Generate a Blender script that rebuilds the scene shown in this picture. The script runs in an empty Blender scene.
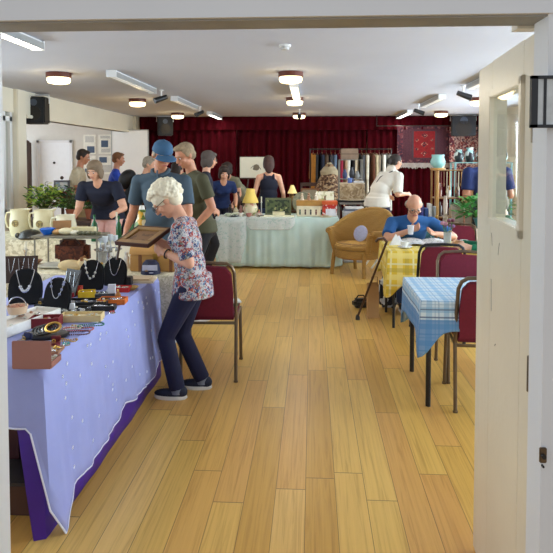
import bpy, bmesh, random
from math import *
from mathutils import Vector, Matrix, noise as mnoise
random.seed(7)
SC = bpy.context.scene
COL = SC.collection
V = Vector
# ------------------------------------------------------------------ camera
CAM_H, FPX, YAW, TILT, PX, PY = 1.62, 600.0, radians(3.4), radians(2.29), 276.5, 182.0
cd = bpy.data.cameras.new('camera'); cam = bpy.data.objects.new('camera', cd); COL.objects.link(cam)
cd.sensor_width = 36; cd.lens = 36 * FPX / 553; cd.shift_y = -(276.5 - PY) / 553
cd.clip_start = .05; cd.clip_end = 200
cam.location = (0, 0, CAM_H); cam.rotation_euler = (pi / 2 - TILT, 0, YAW)
SC.camera = cam
# ------------------------------------------------------------------ world, daylight, exposure
SC.view_settings.view_transform = 'Standard'; SC.view_settings.look = 'None'
SC.view_settings.gamma = 1; SC.view_settings.use_curve_mapping = False
SC.view_settings.exposure = 0.0
w = bpy.data.worlds.new('world'); SC.world = w; w.use_nodes = True
w.node_tree.nodes['Background'].inputs[0].default_value = (.80, .88, 1, 1)
w.node_tree.nodes['Background'].inputs[1].default_value = .55

def area(name, loc, rot, sx, sy, power, color=(1, 1, 1)):
    l = bpy.data.lights.new(name, 'AREA'); l.shape = 'RECTANGLE'; l.size = sx; l.size_y = sy
    l.energy = power; l.color = color
    o = bpy.data.objects.new(name, l); COL.objects.link(o); o.location = loc; o.rotation_euler = rot
    return o
DAY = (.76, .87, 1)
WIN_R = [(3.0, 5.4), (6.4, 8.8), (9.8, 12.2), (12.8, 14.2)]          # y ranges of the right-hand windows
for a, b in WIN_R:
    area('window_daylight', (4.32, (a + b) / 2, 1.62), (0, radians(66), 0), 1.5, b - a, (150 if a < 9 else 110 if a < 12 else 45) * (b - a), DAY)
area('annex_daylight', (-9.35, 11.6, 1.6), (0, radians(-90), 0), 1.5, 4.5, 210, DAY)
area('partition_daylight', (-4.75, 4.6, 1.6), (0, radians(-90), 0), 1.5, 4.8, 130, DAY)
area('lobby_fill', (0.2, -3.2, 2.1), (radians(80), 0, 0), 4.5, 2.6, 36, (.9, .95, 1))  # added fill behind the camera to brighten the doorway front, no window there

def ray(px, py):
    x = (px - PX) / FPX; y = (PY - py) / FPX
    r = V((cos(YAW), sin(YAW), 0)); f = V((-sin(YAW) * cos(TILT), cos(YAW) * cos(TILT), -sin(TILT)))
    u = V((-sin(YAW) * sin(TILT), cos(YAW) * sin(TILT), cos(TILT)))
    return r * x + u * y + f
def gp(px, py, z=0.0):
    d = ray(px, py); t = (z - CAM_H) / d.z; return V((d.x * t, d.y * t, z))
def at(px, py, Y):
    d = ray(px, py); t = Y / d.y; return V((d.x * t, Y, CAM_H + d.z * t))

# ------------------------------------------------------------------ materials
MATS = {}
def nodes(m):
    return m.node_tree.nodes, m.node_tree.links
def base(name, col, rough=.6, metal=0, var=.12, nscale=12, bump=0, bscale=60, alpha=None, emit=None, estr=0, spec=None, coat=0):
    if name in MATS: return MATS[name]
    m = bpy.data.materials.new(name); m.use_nodes = True; n, l = nodes(m); b = n['Principled BSDF']
    b.inputs['Roughness'].default_value = rough; b.inputs['Metallic'].default_value = metal
    if spec is not None: b.inputs['Specular IOR Level'].default_value = spec
    tc = n.new('ShaderNodeTexCoord'); nz = n.new('ShaderNodeTexNoise'); nz.inputs['Scale'].default_value = nscale
    nz.inputs['Detail'].default_value = 3; l.new(tc.outputs['Object'], nz.inputs['Vector'])
    cr = n.new('ShaderNodeValToRGB'); cr.color_ramp.elements[0].position = .3; cr.color_ramp.elements[1].position = .7
    cr.color_ramp.elements[0].color = tuple(c * (1 - var) for c in col) + (1,)
    cr.color_ramp.elements[1].color = tuple(min(1, c * (1 + var)) for c in col) + (1,)
    l.new(nz.outputs['Fac'], cr.inputs['Fac']); l.new(cr.outputs['Color'], b.inputs['Base Color'])
    if bump:
        n2 = n.new('ShaderNodeTexNoise'); n2.inputs['Scale'].default_value = bscale; l.new(tc.outputs['Object'], n2.inputs['Vector'])
        bp = n.new('ShaderNodeBump'); bp.inputs['Strength'].default_value = bump; bp.inputs['Distance'].default_value = .01
        l.new(n2.outputs['Fac'], bp.inputs['Height']); l.new(bp.outputs['Normal'], b.inputs['Normal'])
    if alpha is not None: b.inputs['Alpha'].default_value = alpha
    if emit: b.inputs['Emission Color'].default_value = tuple(emit) + (1,); b.inputs['Emission Strength'].default_value = estr
    MATS[name] = m; return m
def s(r, g, b):                      # sRGB 0-255 to linear
    f = lambda c: (c / 255 / 12.92) if c / 255 <= .04045 else ((c / 255 + .055) / 1.055) ** 2.4
    return (f(r), f(g), f(b))
_q = {}
def C(r, g, b, rough=.6, **k):       # quick coloured material
    key = 'tint_%d_%d_%d_%s_%s' % (r, g, b, rough, '_'.join('%s%s' % i for i in sorted(k.items())))
    return base(key, s(r, g, b), rough, **k)
def ramp(n, cols, pos, inter='LINEAR'):
    cr = n.new('ShaderNodeValToRGB'); cr.color_ramp.interpolation = inter
    e = cr.color_ramp.elements
    while len(e) < len(cols): e.new(.5)
    for i, (c, p) in enumerate(zip(cols, pos)): e[i].position = p; e[i].color = tuple(c) + (1,)
    return cr
def patterned(name, cols, pos, scale, rough=.7, kind='voronoi', coord='Object', inter='CONSTANT', bump=0, dist=0, axis=None, alpha=None):
    if name in MATS: return MATS[name]
    m = bpy.data.materials.new(name); m.use_nodes = True; n, l = nodes(m); b = n['Principled BSDF']
    b.inputs['Roughness'].default_value = rough
    tc = n.new('ShaderNodeTexCoord')
    if kind == 'voronoi':
        t = n.new('ShaderNodeTexVoronoi'); t.inputs['Scale'].default_value = scale
        nz = n.new('ShaderNodeTexNoise'); nz.inputs['Scale'].default_value = scale * .8
        mx = n.new('ShaderNodeMixRGB'); mx.blend_type = 'ADD'; mx.inputs[0].default_value = .06
        l.new(tc.outputs[coord], mx.inputs[1]); l.new(nz.outputs['Color'], mx.inputs[2]); l.new(tc.outputs[coord], nz.inputs['Vector'])
        l.new(mx.outputs[0], t.inputs['Vector'])
        sp = n.new('ShaderNodeSeparateColor'); l.new(t.outputs['Color'], sp.inputs[0]); fac = sp.outputs[0]
    elif kind == 'wave':
        t = n.new('ShaderNodeTexWave'); t.inputs['Scale'].default_value = scale; t.inputs['Distortion'].default_value = dist
        if axis: t.bands_direction = axis
        l.new(tc.outputs[coord], t.inputs['Vector']); fac = t.outputs['Fac']
    else:
        t = n.new('ShaderNodeTexNoise'); t.inputs['Scale'].default_value = scale; t.inputs['Detail'].default_value = 4
        l.new(tc.outputs[coord], t.inputs['Vector']); fac = t.outputs['Fac']
    cr = ramp(n, cols, pos, inter); l.new(fac, cr.inputs[0]); l.new(cr.outputs[0], b.inputs['Base Color'])
    if bump:
        bp = n.new('ShaderNodeBump'); bp.inputs['Strength'].default_value = bump; bp.inputs['Distance'].default_value = .01
        l.new(fac, bp.inputs['Height']); l.new(bp.outputs[0], b.inputs['Normal'])
    if alpha is not None: b.inputs['Alpha'].default_value = alpha
    MATS[name] = m; return m
def floor_mat():
    m = bpy.data.materials.new('oak_planks'); m.use_nodes = True; n, l = nodes(m); b = n['Principled BSDF']
    def M(op, a, b_=None, clamp=False):
        q = n.new('ShaderNodeMath'); q.operation = op; q.use_clamp = clamp
        for i, v in enumerate((a, b_)):
            if v is None: continue
            if isinstance(v, (int, float)): q.inputs[i].default_value = v
            else: l.new(v, q.inputs[i])
        return q.outputs[0]
    tc = n.new('ShaderNodeTexCoord'); sp = n.new('ShaderNodeSeparateXYZ'); l.new(tc.outputs['Object'], sp.inputs[0])
    W, L = .145, 1.55
    xs = M('DIVIDE', M('ADD', sp.outputs[0], .03), W); row = M('FLOOR', xs); fx = M('FRACT', xs)
    wn = n.new('ShaderNodeTexWhiteNoise'); wn.noise_dimensions = '1D'; l.new(row, wn.inputs['W'])
    ys = M('ADD', M('DIVIDE', sp.outputs[1], L), M('MULTIPLY', wn.outputs['Value'], 7)); idx = M('FLOOR', ys); fy = M('FRACT', ys)
    cb = n.new('ShaderNodeCombineXYZ'); l.new(row, cb.inputs[0]); l.new(idx, cb.inputs[1])
    w2 = n.new('ShaderNodeTexWhiteNoise'); w2.noise_dimensions = '2D'; l.new(cb.outputs[0], w2.inputs['Vector'])
    cr = ramp(n, [s(206, 156, 72), s(220, 174, 88), s(230, 186, 98), s(212, 156, 82), s(238, 196, 112)], [0, .25, .5, .75, 1])
    l.new(w2.outputs['Value'], cr.inputs[0])
    # grain: noise stretched along the plank, its own offset per plank
    mp = n.new('ShaderNodeCombineXYZ')
    l.new(M('ADD', M('MULTIPLY', sp.outputs[0], 36), M('MULTIPLY', w2.outputs['Value'], 50)), mp.inputs[0])
    l.new(M('ADD', M('MULTIPLY', sp.outputs[1], .9), M('MULTIPLY', w2.outputs['Value'], 31)), mp.inputs[1])
    g = n.new('ShaderNodeTexNoise'); g.inputs['Scale'].default_value = 1.4; g.inputs['Detail'].default_value = 7; g.inputs['Roughness'].default_value = .65
    g.inputs['Distortion'].default_value = .9; l.new(mp.outputs[0], g.inputs['Vector'])
    gr = ramp(n, [(.60, .50, .36), (.92, .90, .86), (1, 1, 1)], [.30, .50, .66]); l.new(g.outputs['Fac'], gr.inputs[0])
    mx = n.new('ShaderNodeMixRGB'); mx.blend_type = 'MULTIPLY'; mx.inputs[0].default_value = .75; l.new(cr.outputs[0], mx.inputs[1]); l.new(gr.outputs[0], mx.inputs[2])
    # knots
    kn = n.new('ShaderNodeTexVoronoi'); kn.inputs['Scale'].default_value = 1.6; l.new(tc.outputs['Object'], kn.inputs['Vector'])
    kf = M('MULTIPLY', M('SUBTRACT', .022, kn.outputs['Distance'], True), 45, True)
    mk = n.new('ShaderNodeMixRGB'); l.new(kf, mk.inputs[0]); l.new(mx.outputs[0], mk.inputs[1]); mk.inputs[2].default_value = s(78, 44, 20) + (1,)
    gx = M('MAXIMUM', M('LESS_THAN', fx, .022), M('LESS_THAN', fy, .0035))
    m2 = n.new('ShaderNodeMixRGB'); l.new(M('MULTIPLY', gx, .72), m2.inputs[0]); l.new(mk.outputs[0], m2.inputs[1]); m2.inputs[2].default_value = s(92, 58, 28) + (1,)
    l.new(m2.outputs[0], b.inputs['Base Color'])
    b.inputs['Roughness'].default_value = .36; b.inputs['Specular IOR Level'].default_value = .45
    bp = n.new('ShaderNodeBump'); bp.inputs['Strength'].default_value = .25; bp.inputs['Distance'].default_value = .002
    l.new(M('SUBTRACT', 1, gx), bp.inputs['Height']); l.new(bp.outputs[0], b.inputs['Normal'])
    return m
def plaid(name, c0, stripes, period, rough=.8, bands=()):
    """woven check from the cloth's own UV (metres): stripes = [(u0,u1,colour,strength)] repeated every period, both ways"""
    m = bpy.data.materials.new(name); m.use_nodes = True; n, l = nodes(m); b = n['Principled BSDF']; b.inputs['Roughness'].default_value = rough
    uv = n.new('ShaderNodeUVMap'); sp = n.new('ShaderNodeSeparateXYZ'); l.new(uv.outputs[0], sp.inputs[0])
    cur = n.new('ShaderNodeRGB'); cur.outputs[0].default_value = c0 + (1,); cur = cur.outputs[0]
    for ax in (0, 1):
        d = n.new('ShaderNodeMath'); d.operation = 'DIVIDE'; l.new(sp.outputs[ax], d.inputs[0]); d.inputs[1].default_value = period
        f = n.new('ShaderNodeMath'); f.operation = 'FRACT'; l.new(d.outputs[0], f.inputs[0])
        for (a, e, col, st) in stripes:
            g = n.new('ShaderNodeMath'); g.operation = 'COMPARE'; l.new(f.outputs[0], g.inputs[0]); g.inputs[1].default_value = (a + e) / 2; g.inputs[2].default_value = (e - a) / 2
            h = n.new('ShaderNodeMath'); h.operation = 'MULTIPLY'; l.new(g.outputs[0], h.inputs[0]); h.inputs[1].default_value = st
            x = n.new('ShaderNodeMixRGB'); l.new(h.outputs[0], x.inputs[0]); l.new(cur, x.inputs[1]); x.inputs[2].default_value = tuple(col) + (1,); cur = x.outputs[0]
    for (ax, a, e, col, st) in bands:
        g = n.new('ShaderNodeMath'); g.operation = 'COMPARE'; l.new(sp.outputs[ax], g.inputs[0]); g.inputs[1].default_value = (a + e) / 2; g.inputs[2].default_value = (e - a) / 2
        h = n.new('ShaderNodeMath'); h.operation = 'MULTIPLY'; l.new(g.outputs[0], h.inputs[0]); h.inputs[1].default_value = st
        x = n.new('ShaderNodeMixRGB'); l.new(h.outputs[0], x.inputs[0]); l.new(cur, x.inputs[1]); x.inputs[2].default_value = tuple(col) + (1,); cur = x.outputs[0]
    l.new(cur, b.inputs['Base Color']); MATS[name] = m; return m
def skin(name, col): return base(name, col, .5, var=.06, nscale=18)
def glass_mat():
    m = bpy.data.materials.new('clear_glass'); m.use_nodes = True; n, l = nodes(m)
    n.remove(n['Principled BSDF']); o = n['Material Output']
    t = n.new('ShaderNodeBsdfTransparent'); t.inputs[0].default_value = (.93, .96, .95, 1); g = n.new('ShaderNodeBsdfGlossy'); g.inputs['Roughness'].default_value = .03
    f0 = n.new('ShaderNodeFresnel'); f0.inputs[0].default_value = 1.5; x = n.new('ShaderNodeMixShader')
    ge = n.new('ShaderNodeNewGeometry'); iv = n.new('ShaderNodeMath'); iv.operation = 'SUBTRACT'; iv.inputs[0].default_value = 1; l.new(ge.outputs['Backfacing'], iv.inputs[1])
    f = n.new('ShaderNodeMath'); f.operation = 'MULTIPLY'; l.new(f0.outputs[0], f.inputs[0]); l.new(iv.outputs[0], f.inputs[1])
    l.new(f.outputs[0], x.inputs[0]); l.new(t.outputs[0], x.inputs[1]); l.new(g.outputs[0], x.inputs[2]); l.new(x.outputs[0], o.inputs[0])
    return m
GLASS = glass_mat()
WHITE = base('white_paint', s(228, 228, 228), .5, var=.02, nscale=3)
CREAM = base('cream_paint', s(232, 224, 204), .55, var=.03, nscale=2)
CEIL = base('ceiling_paint', s(196, 198, 210), .85, var=.02, nscale=1.5)
DOORP = base('door_cream_gloss', s(232, 222, 200), .28, var=.03, nscale=3, bump=.15, bscale=25)
BLACK = base('black_plastic', (.012, .012, .014), .45, var=.1)
VELV = base('black_velvet', (.006, .006, .008), .95, var=.1)
CHROME = base('chrome', (.75, .75, .76), .2, 1, var=.02)
STEELB = base('bronze_steel', s(112, 96, 78), .35, .7, var=.05)
DKSTEEL = base('dark_steel', s(48, 44, 42), .4, .5, var=.05)
BURG = base('burgundy_fabric', s(112, 20, 44), .85, var=.1, nscale=60)
WOOD = patterned('brown_wood', [s(92, 54, 26), s(128, 80, 42), s(150, 98, 54)], [0, .5, 1], 3, .45, 'noise', inter='LINEAR')
LWOOD = patterned('honey_wood', [s(168, 116, 52), s(196, 146, 76), s(214, 168, 98)], [0, .5, 1], 4, .4, 'noise', inter='LINEAR')
DWOOD = patterned('dark_wood', [s(48, 26, 16), s(70, 40, 24), s(88, 52, 32)], [0, .5, 1], 4, .4, 'noise', inter='LINEAR')
GOLD = base('gold_metal', s(214, 170, 84), .3, .9, var=.1)
SILVER = base('silver_metal', s(200, 202, 206), .25, .9, var=.1)

# ------------------------------------------------------------------ mesh helpers
class MB:
    def __init__(self): self.bm = bmesh.new(); self.mi = 0
    def _fin(self, r): 
        for v in r:
            for f in v.link_faces: f.material_index = self.mi
    def box(self, c, d, rz=0, m=None, bev=0):
        M = Matrix.Translation(V(c)) @ (m if m is not None else Matrix.Rotation(rz, 4, 'Z')) @ Matrix.Diagonal((d[0], d[1], d[2], 1))
        r = bmesh.ops.create_cube(self.bm, size=1, matrix=M)['verts']; self._fin(r)
        if bev:
            es = list({e for v in r for e in v.link_edges}); rr = bmesh.ops.bevel(self.bm, geom=es, offset=bev, segments=2, affect='EDGES')
            for f in rr['faces']: f.material_index = self.mi
        return self
    def b2(self, a, b, bev=0):        # box from corner to corner
        return self.box([(a[i] + b[i]) / 2 for i in range(3)], [abs(b[i] - a[i]) for i in range(3)], bev=bev)
    def cyl(self, a, b, r0, r1=None, seg=16):
        a = V(a); b = V(b); r1 = r0 if r1 is None else r1; d = b - a
        M = Matrix.Translation((a + b) / 2) @ d.to_track_quat('Z', 'Y').to_matrix().to_4x4()
        r = bmesh.ops.create_cone(self.bm, cap_ends=True, segments=seg, radius1=max(r0, 1e-4), radius2=max(r1, 1e-4), depth=d.length, matrix=M)['verts']; self._fin(r); return self
    def ell(self, c, r, m=None, sub=3):
        if isinstance(r, (int, float)): r = (r, r, r)
        M = Matrix.Translation(V(c)) @ (m.to_4x4() if m is not None else Matrix.Identity(4)) @ Matrix.Diagonal((r[0], r[1], r[2], 1))
        q = bmesh.ops.create_icosphere(self.bm, subdivisions=sub, radius=1, matrix=M)['verts']; self._fin(q); return self
    def cap(self, a, b, r0, r1=None, seg=14):
        r1 = r0 if r1 is None else r1
        self.cyl(a, b, r0, r1, seg); self.ell(a, r0, sub=2); self.ell(b, r1, sub=2); return self
    def lathe(self, prof, c=(0, 0, 0), seg=24, sx=1, sy=1, m=None):
        rings = []; M = (Matrix.Translation(V(c)) @ m) if m is not None else Matrix.Translation(V(c))
        for (r, z) in prof:
            rings.append([self.bm.verts.new(M @ V((max(r, 1e-4) * cos(2 * pi * i / seg) * sx, max(r, 1e-4) * sin(2 * pi * i / seg) * sy, z))) for i in range(seg)])
        for a, b in zip(rings, rings[1:]):
            for i in range(seg):
                f = self.bm.faces.new((a[i], a[(i + 1) % seg], b[(i + 1) % seg], b[i])); f.material_index = self.mi
        for rg, rev in ((rings[0], True), (rings[-1], False)):
            f = self.bm.faces.new(rg[::-1] if rev else rg); f.material_index = self.mi
        return self
    def tube(self, pts, r, seg=8, closed=False, taper=None):
        pts = [V(p) for p in pts]; n = len(pts); rings = []; prev = None
        for i, p in enumerate(pts):
            t = (pts[(i + 1) % n] - pts[i - 1]) if closed else (pts[min(i + 1, n - 1)] - pts[max(i - 1, 0)])
            if t.length < 1e-9: t = V((0, 0, 1))
            t.normalize()
            if prev is None: u = t.orthogonal().normalized()
            else:
                u = prev - t * prev.dot(t); u = u.normalized() if u.length > 1e-6 else t.orthogonal().normalized()
            prev = u; v = t.cross(u); rr = r if taper is None else r * taper(i / (n - 1))
            rings.append([self.bm.verts.new(p + (u * cos(2 * pi * k / seg) + v * sin(2 * pi * k / seg)) * rr) for k in range(seg)])
        rng = range(n if closed else n - 1)
        for i in rng:
            a, b = rings[i], rings[(i + 1) % n]
            for k in range(seg):
                f = self.bm.faces.new((a[k], a[(k + 1) % seg], b[(k + 1) % seg], b[k])); f.material_index = self.mi
        if not closed:
            self.bm.faces.new(rings[0][::-1]).material_index = self.mi; self.bm.faces.new(rings[-1]).material_index = self.mi
        return self
    def prism(self, pts, y0, y1):     # outline in x,z extruded along y
        a = [self.bm.verts.new((p[0], y0, p[1])) for p in pts]; b = [self.bm.verts.new((p[0], y1, p[1])) for p in pts]
        n = len(pts); fs = [self.bm.faces.new(a), self.bm.faces.new(b[::-1])]
        for i in range(n): fs.append(self.bm.faces.new((a[i], b[i], b[(i + 1) % n], a[(i + 1) % n])))
        for f in fs: f.material_index = self.mi
        return self
    def sheet(self, fn, nu, nv, th=0):
        g = [[self.bm.verts.new(fn(i / nu, j / nv)) for j in range(nv + 1)] for i in range(nu + 1)]
        for i in range(nu):
            for j in range(nv): self.bm.faces.new((g[i][j], g[i + 1][j], g[i + 1][j + 1], g[i][j + 1])).material_index = self.mi
        return self
    def xf(self, M): bmesh.ops.transform(self.bm, matrix=M, verts=self.bm.verts); return self
    def out(self, name, mats, parent=None, smooth=True, loc=None, rot=None, solid=0):
        bmesh.ops.recalc_face_normals(self.bm, faces=self.bm.faces)
        me = bpy.data.meshes.new(name); 
        if smooth:
            for f in self.bm.faces: f.smooth = True
        self.bm.to_mesh(me); self.bm.free()
        for m in (mats if isinstance(mats, (list, tuple)) else [mats]): me.materials.append(m)
        o = bpy.data.objects.new(name, me); COL.objects.link(o)
        if parent: o.parent = parent
        if loc is not None: o.location = loc
        if rot is not None: o.rotation_euler = rot
        if smooth: 
            try: me.set_sharp_from_angle(angle=radians(40))
            except Exception: pass
        if solid:
            q = o.modifiers.new('solid', 'SOLIDIFY'); q.thickness = solid; q.offset = 0
        return o
def tag(o, label, cat, group=None, kind=None):
    if label: o['label'] = label
    if cat: o['category'] = cat
    if group: o['group'] = group
    if kind: o['kind'] = kind
    return o
def thing(name, label, cat, loc=(0, 0, 0), rz=0, group=None):
    o = bpy.data.objects.new(name, None); COL.objects.link(o); o.location = loc; o.rotation_euler = (0, 0, rz); o.empty_display_size = .05
    return tag(o, label, cat, group)
def one(name, mb, mats, label, cat, loc=(0, 0, 0), rz=0, group=None, smooth=True, solid=0):
    return tag(mb.out(name, mats, None, smooth, loc, (0, 0, rz), solid), label, cat, group)
def struct(name, mb, mats, parent=None, smooth=False, solid=0):
    o = mb.out(name, mats, parent, smooth, solid=solid)
    if not parent: o['kind'] = 'structure'
    return o
def dup(root, loc, rz=0, label=None, group=None):
    r = root.copy(); COL.objects.link(r); r.location = loc; r.rotation_euler = (0, 0, rz)
    if label: r['label'] = label
    if group: r['group'] = group
    def rec(src, dst):
        for ch in list(src.children):
            c = ch.copy(); COL.objects.link(c); c.parent = dst; rec(ch, c)
    rec(root, r); return r

# ------------------------------------------------------------------ the setting
XL, XR, YB, YF, ZC, XA = -4.45, 4.05, 15.1, 1.7, 2.65, -9.0
struct('floor', MB().b2((XA, -4, -.1), (XR + .3, YB + .3, 0)), floor_mat())
struct('ceiling', MB().b2((XA, YF, ZC), (XR + .3, YB + .3, ZC + .15)), CEIL)
struct('wall_back', MB().b2((XL, YB + .15, 0), (XR + .3, YB + .35, ZC)), CREAM)
struct('wall_annex_back', MB().b2((XA, 14.65, 0), (XL, 14.8, ZC)), base('annex_wall_paint', s(208, 202, 190), .7, var=.02))
m = MB()
ys = [YF] + [v for a in WIN_R for v in a] + [YB + .15]
for i in range(0, len(ys), 2): m.b2((XR, ys[i], 0), (XR + .2, ys[i + 1], ZC))
for a, b in WIN_R: m.b2((XR, a, 0), (XR + .2, b, .85)); m.b2((XR, a, 2.35), (XR + .2, b, ZC))
struct('wall_right', m, CREAM)
for i, (a, b) in enumerate(WIN_R):
    m = MB(); X = XR + .06
    for y in (a + .03, (a + b) / 2, b - .03): m.b2((X, y - .03, .85), (X + .06, y + .03, 2.35))
    for z in (.88, 1.9, 2.32): m.b2((X, a, z - .03), (X + .06, b, z + .03))
    wn = struct('window_%d' % (i + 1), m, WHITE)
    struct('pane', MB().b2((X + .025, a, .85), (X + .031, b, 2.35)), GLASS, wn)
    bl = thing('window_blind', ['white slatted blind on the window nearest the door', 'white slatted blind on the second right-hand window', 'white slatted blind seen through the door glass', 'white slatted blind on the window by the rugs'][i], 'blind', (XR - .03, (a + b) / 2, 2.38))
    MB().b2((-.03, -(b - a) / 2, -.05), (.028, (b - a) / 2, 0)).out('head_rail', WHITE, bl, False)
    m = MB()
    for k in range(22): m.box((0, 0, -.08 - k * .045), (.03, b - a - .02, .003), m=Matrix.Rotation(radians(28), 4, 'Y'))
    m.out('slats', WHITE, bl, False)
struct('wall_left', MB().b2((XL - .15, YF, 0), (XL, 2.1, ZC)).b2((XL - .15, 2.1, 0), (XL, 8.74, .8)).b2((XL - .15, 2.1, 2.3), (XL, 8.74, ZC)).b2((XL - .15, 7.1, .8), (XL, 7.3, 2.3)), CREAM)
m = MB(); X = XL - .09
for y in (7.33, 7.9, 8.2, 8.5, 8.70): m.b2((X, y - .035, .8), (X + .07, y + .035, 2.3))
for z in (.83, 2.2): m.b2((X, 7.3, z - .035), (X + .07, 8.74, z + .035))
wn = struct('window_5', m, WHITE); struct('pane', MB().b2((X + .03, 7.3, .8), (X + .036, 8.74, 2.3)), GLASS, wn)
m = MB()
for y in (2.13, 3.7, 5.3, 7.07): m.b2((X, y - .035, .8), (X + .07, y + .035, 2.3))
wn = struct('window_6', m, WHITE); struct('pane', MB().b2((X + .03, 2.1, .8), (X + .036, 7.1, 2.3)), GLASS, wn)
struct('trim_1', MB().b2((XL - .1, 8.74, 0), (XL + .06, 9.02, ZC), .01), CREAM)                      # pillar
struct('trim_2', MB().b2((XL - .1, 9.02, 2.24), (XL + .03, 14.65, ZC)).b2((XL - .12, 9.02, 2.24), (XL + .07, 14.65, 2.29), .01), CREAM)   # bulkhead and its ledge
struct('trim_3', MB().b2((XL - .1, 14.65, 0), (XL + .1, YB + .15, ZC)), CREAM)
struct('wall_annex_left', MB().b2((XA - .1, 7.0, 0), (XA, 9.2, ZC)).b2((XA - .1, 9.2, 0), (XA, 14, .8)).b2((XA - .1, 9.2, 2.4), (XA, 14, ZC)).b2((XA - .1, 14, 0), (XA, 14.8, ZC)), CREAM)
struct('wall_annex_front', MB().b2((XA, 6.9, 0), (XL - .15, 7.05, ZC)), CREAM)
# front wall with the doorway: opening X -.845 .. .615, top 1.985
m = MB(); m.b2((XL - .15, YF - .1, 0), (-.98, YF, ZC + .1)); m.b2((.70, YF - .1, 0), (XR + .3, YF, ZC + .1)); m.b2((-.98, YF - .1, 2.06), (.70, YF, ZC + .1))
struct('wall_front', m, WHITE)
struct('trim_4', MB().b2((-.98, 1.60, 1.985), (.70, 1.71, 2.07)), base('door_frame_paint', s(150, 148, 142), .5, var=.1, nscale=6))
struct('trim_7', MB().b2((-.99, 1.585, 1.99), (.70, 1.60, 2.30)), WHITE)
struct('trim_5', MB().b2((-.99, 1.59, 0), (-.903, 1.71, 2.0)), WHITE)
jm = MB(); jm.b2((.604, 1.59, 0), (.70, 1.69, 2.0)); struct('trim_6', jm, WHITE)
struct('trim_8', MB().b2((.566, 1.712, 1.978), (.68, 1.76, 2.07)), DOORP)
# annex door, notices, whiteboard
dr = struct('door_2', MB().b2((-6.86, 14.60, 0), (-6.8, 14.66, 2.06)).b2((-6.02, 14.60, 0), (-5.96, 14.66, 2.06)).b2((-6.86, 14.60, 2.0), (-5.96, 14.66, 2.06)), WHITE)
struct('door_leaf', MB().b2((-6.8, 14.62, 0), (-6.02, 14.65, 2.0)), base('door_white_gloss', s(236, 238, 240), .3, var=.02), dr)
MB().cyl((-6.1, 14.62, 1.0), (-6.1, 14.56, 1.0), .02).out('door_handle', CHROME, dr)
MB().cyl((-6.42, 14.62, 1.5), (-6.42, 14.60, 1.5), .03).out('peephole', DKSTEEL, dr)
struct('baseboard_back', MB().b2((XA, 14.63, 0), (-6.86, 14.65, .12)).b2((-5.96, 14.63, 0), (XL - .1, 14.65, .12)), WHITE)

# door leaf standing open into the hall (hinge at .618,1.7; free edge at .673,2.46)
dang = atan2(2.46 - 1.71, .673 - .625)
d1 = bpy.data.objects.new('door_1', None); COL.objects.link(d1); d1['kind'] = 'structure'; d1.location = (.622, 1.712, .012); d1.rotation_euler = (0, 0, dang)
m = MB()   # local x along the leaf, y thickness towards the aisle (+y), z up
m.b2((0, -.042, 0), (.135, 0, 1.96), .003); m.b2((.53, -.042, 0), (.765, 0, 1.96), .003); m.b2((.135, -.042, 0), (.53, 0, 1.385)); m.b2((.135, -.042, 1.835), (.53, 0, 1.96))
m.out('leaf', DOORP, d1, False)
m = MB(); 
for a, b in (((.115, -.05, 1.365), (.145, .012, 1.855)), ((.52, -.05, 1.365), (.55, .012, 1.855)), ((.115, -.05, 1.365), (.55, .012, 1.393)), ((.115, -.05, 1.827), (.55, .012, 1.855))): m.b2(a, b, .003)
m.out('glazing_bead', DOORP, d1, False)
MB().b2((.136, -.006, 1.386), (.529, -.002, 1.834)).out('pane', GLASS, d1, False)
for z in (.3, 1.0, 1.7): MB().cyl((-.004, .008, z - .05), (-.004, .008, z + .05), .008).out('hinge', STEELB, d1)
m = MB()
for (x, z, a, L) in ((.50, 1.29, 1.3, .05), (.41, 1.27, 1.9, .05), (.5, 1.05, 1.5, .12), (.44, .94, 2.5, .02)):
    m.tube([(x + cos(a) * L * t / 4, .0006, z + sin(a) * L * t / 4 + .004 * sin(t)) for t in range(5)], .0012, 5)
o = m.out('scuff_marks', C(150, 140, 125), d1)
# latch keeper and plastic holder on the right-hand post
k = thing('latch_keeper', 'small dark metal latch keeper low on the white door post', 'latch', (.606, 1.585, .84))
MB().b2((-.008, -.004, -.02), (.010, .005, .02), .002).out('plate', STEELB, k); MB().cyl((0, -.012, .0), (0, 0, .0), .006).out('bolt', BLACK, k); MB().cyl((0, -.008, -.028), (0, .002, -.028), .003).out('screw', BLACK, k)
k = thing('sign_holder', 'clear plastic holder with black edges on the door post', 'holder', (.560, 1.575, 1.697))
m = MB(); m.b2((-.004, -.008, 0), (.012, .006, .132)).b2((-.004, -.008, .124), (.10, .006, .132)).b2((-.004, -.008, 0), (.10, .006, .008)).b2((.028, -.006, 0), (.034, .006, .132)).b2((.092, -.008, 0), (.10, .006, .132))
m.out('black_edge', BLACK, k, False); MB().b2((.012, -.002, .008), (.092, .002, .124)).out('clear_face', base('smoky_acrylic', s(205, 208, 206), .15, var=.1, nscale=30), k, False)
MB().b2((.03, .002, .03), (.09, .022, .1)).out('bracket', C(160, 160, 158), k, False)

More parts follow.
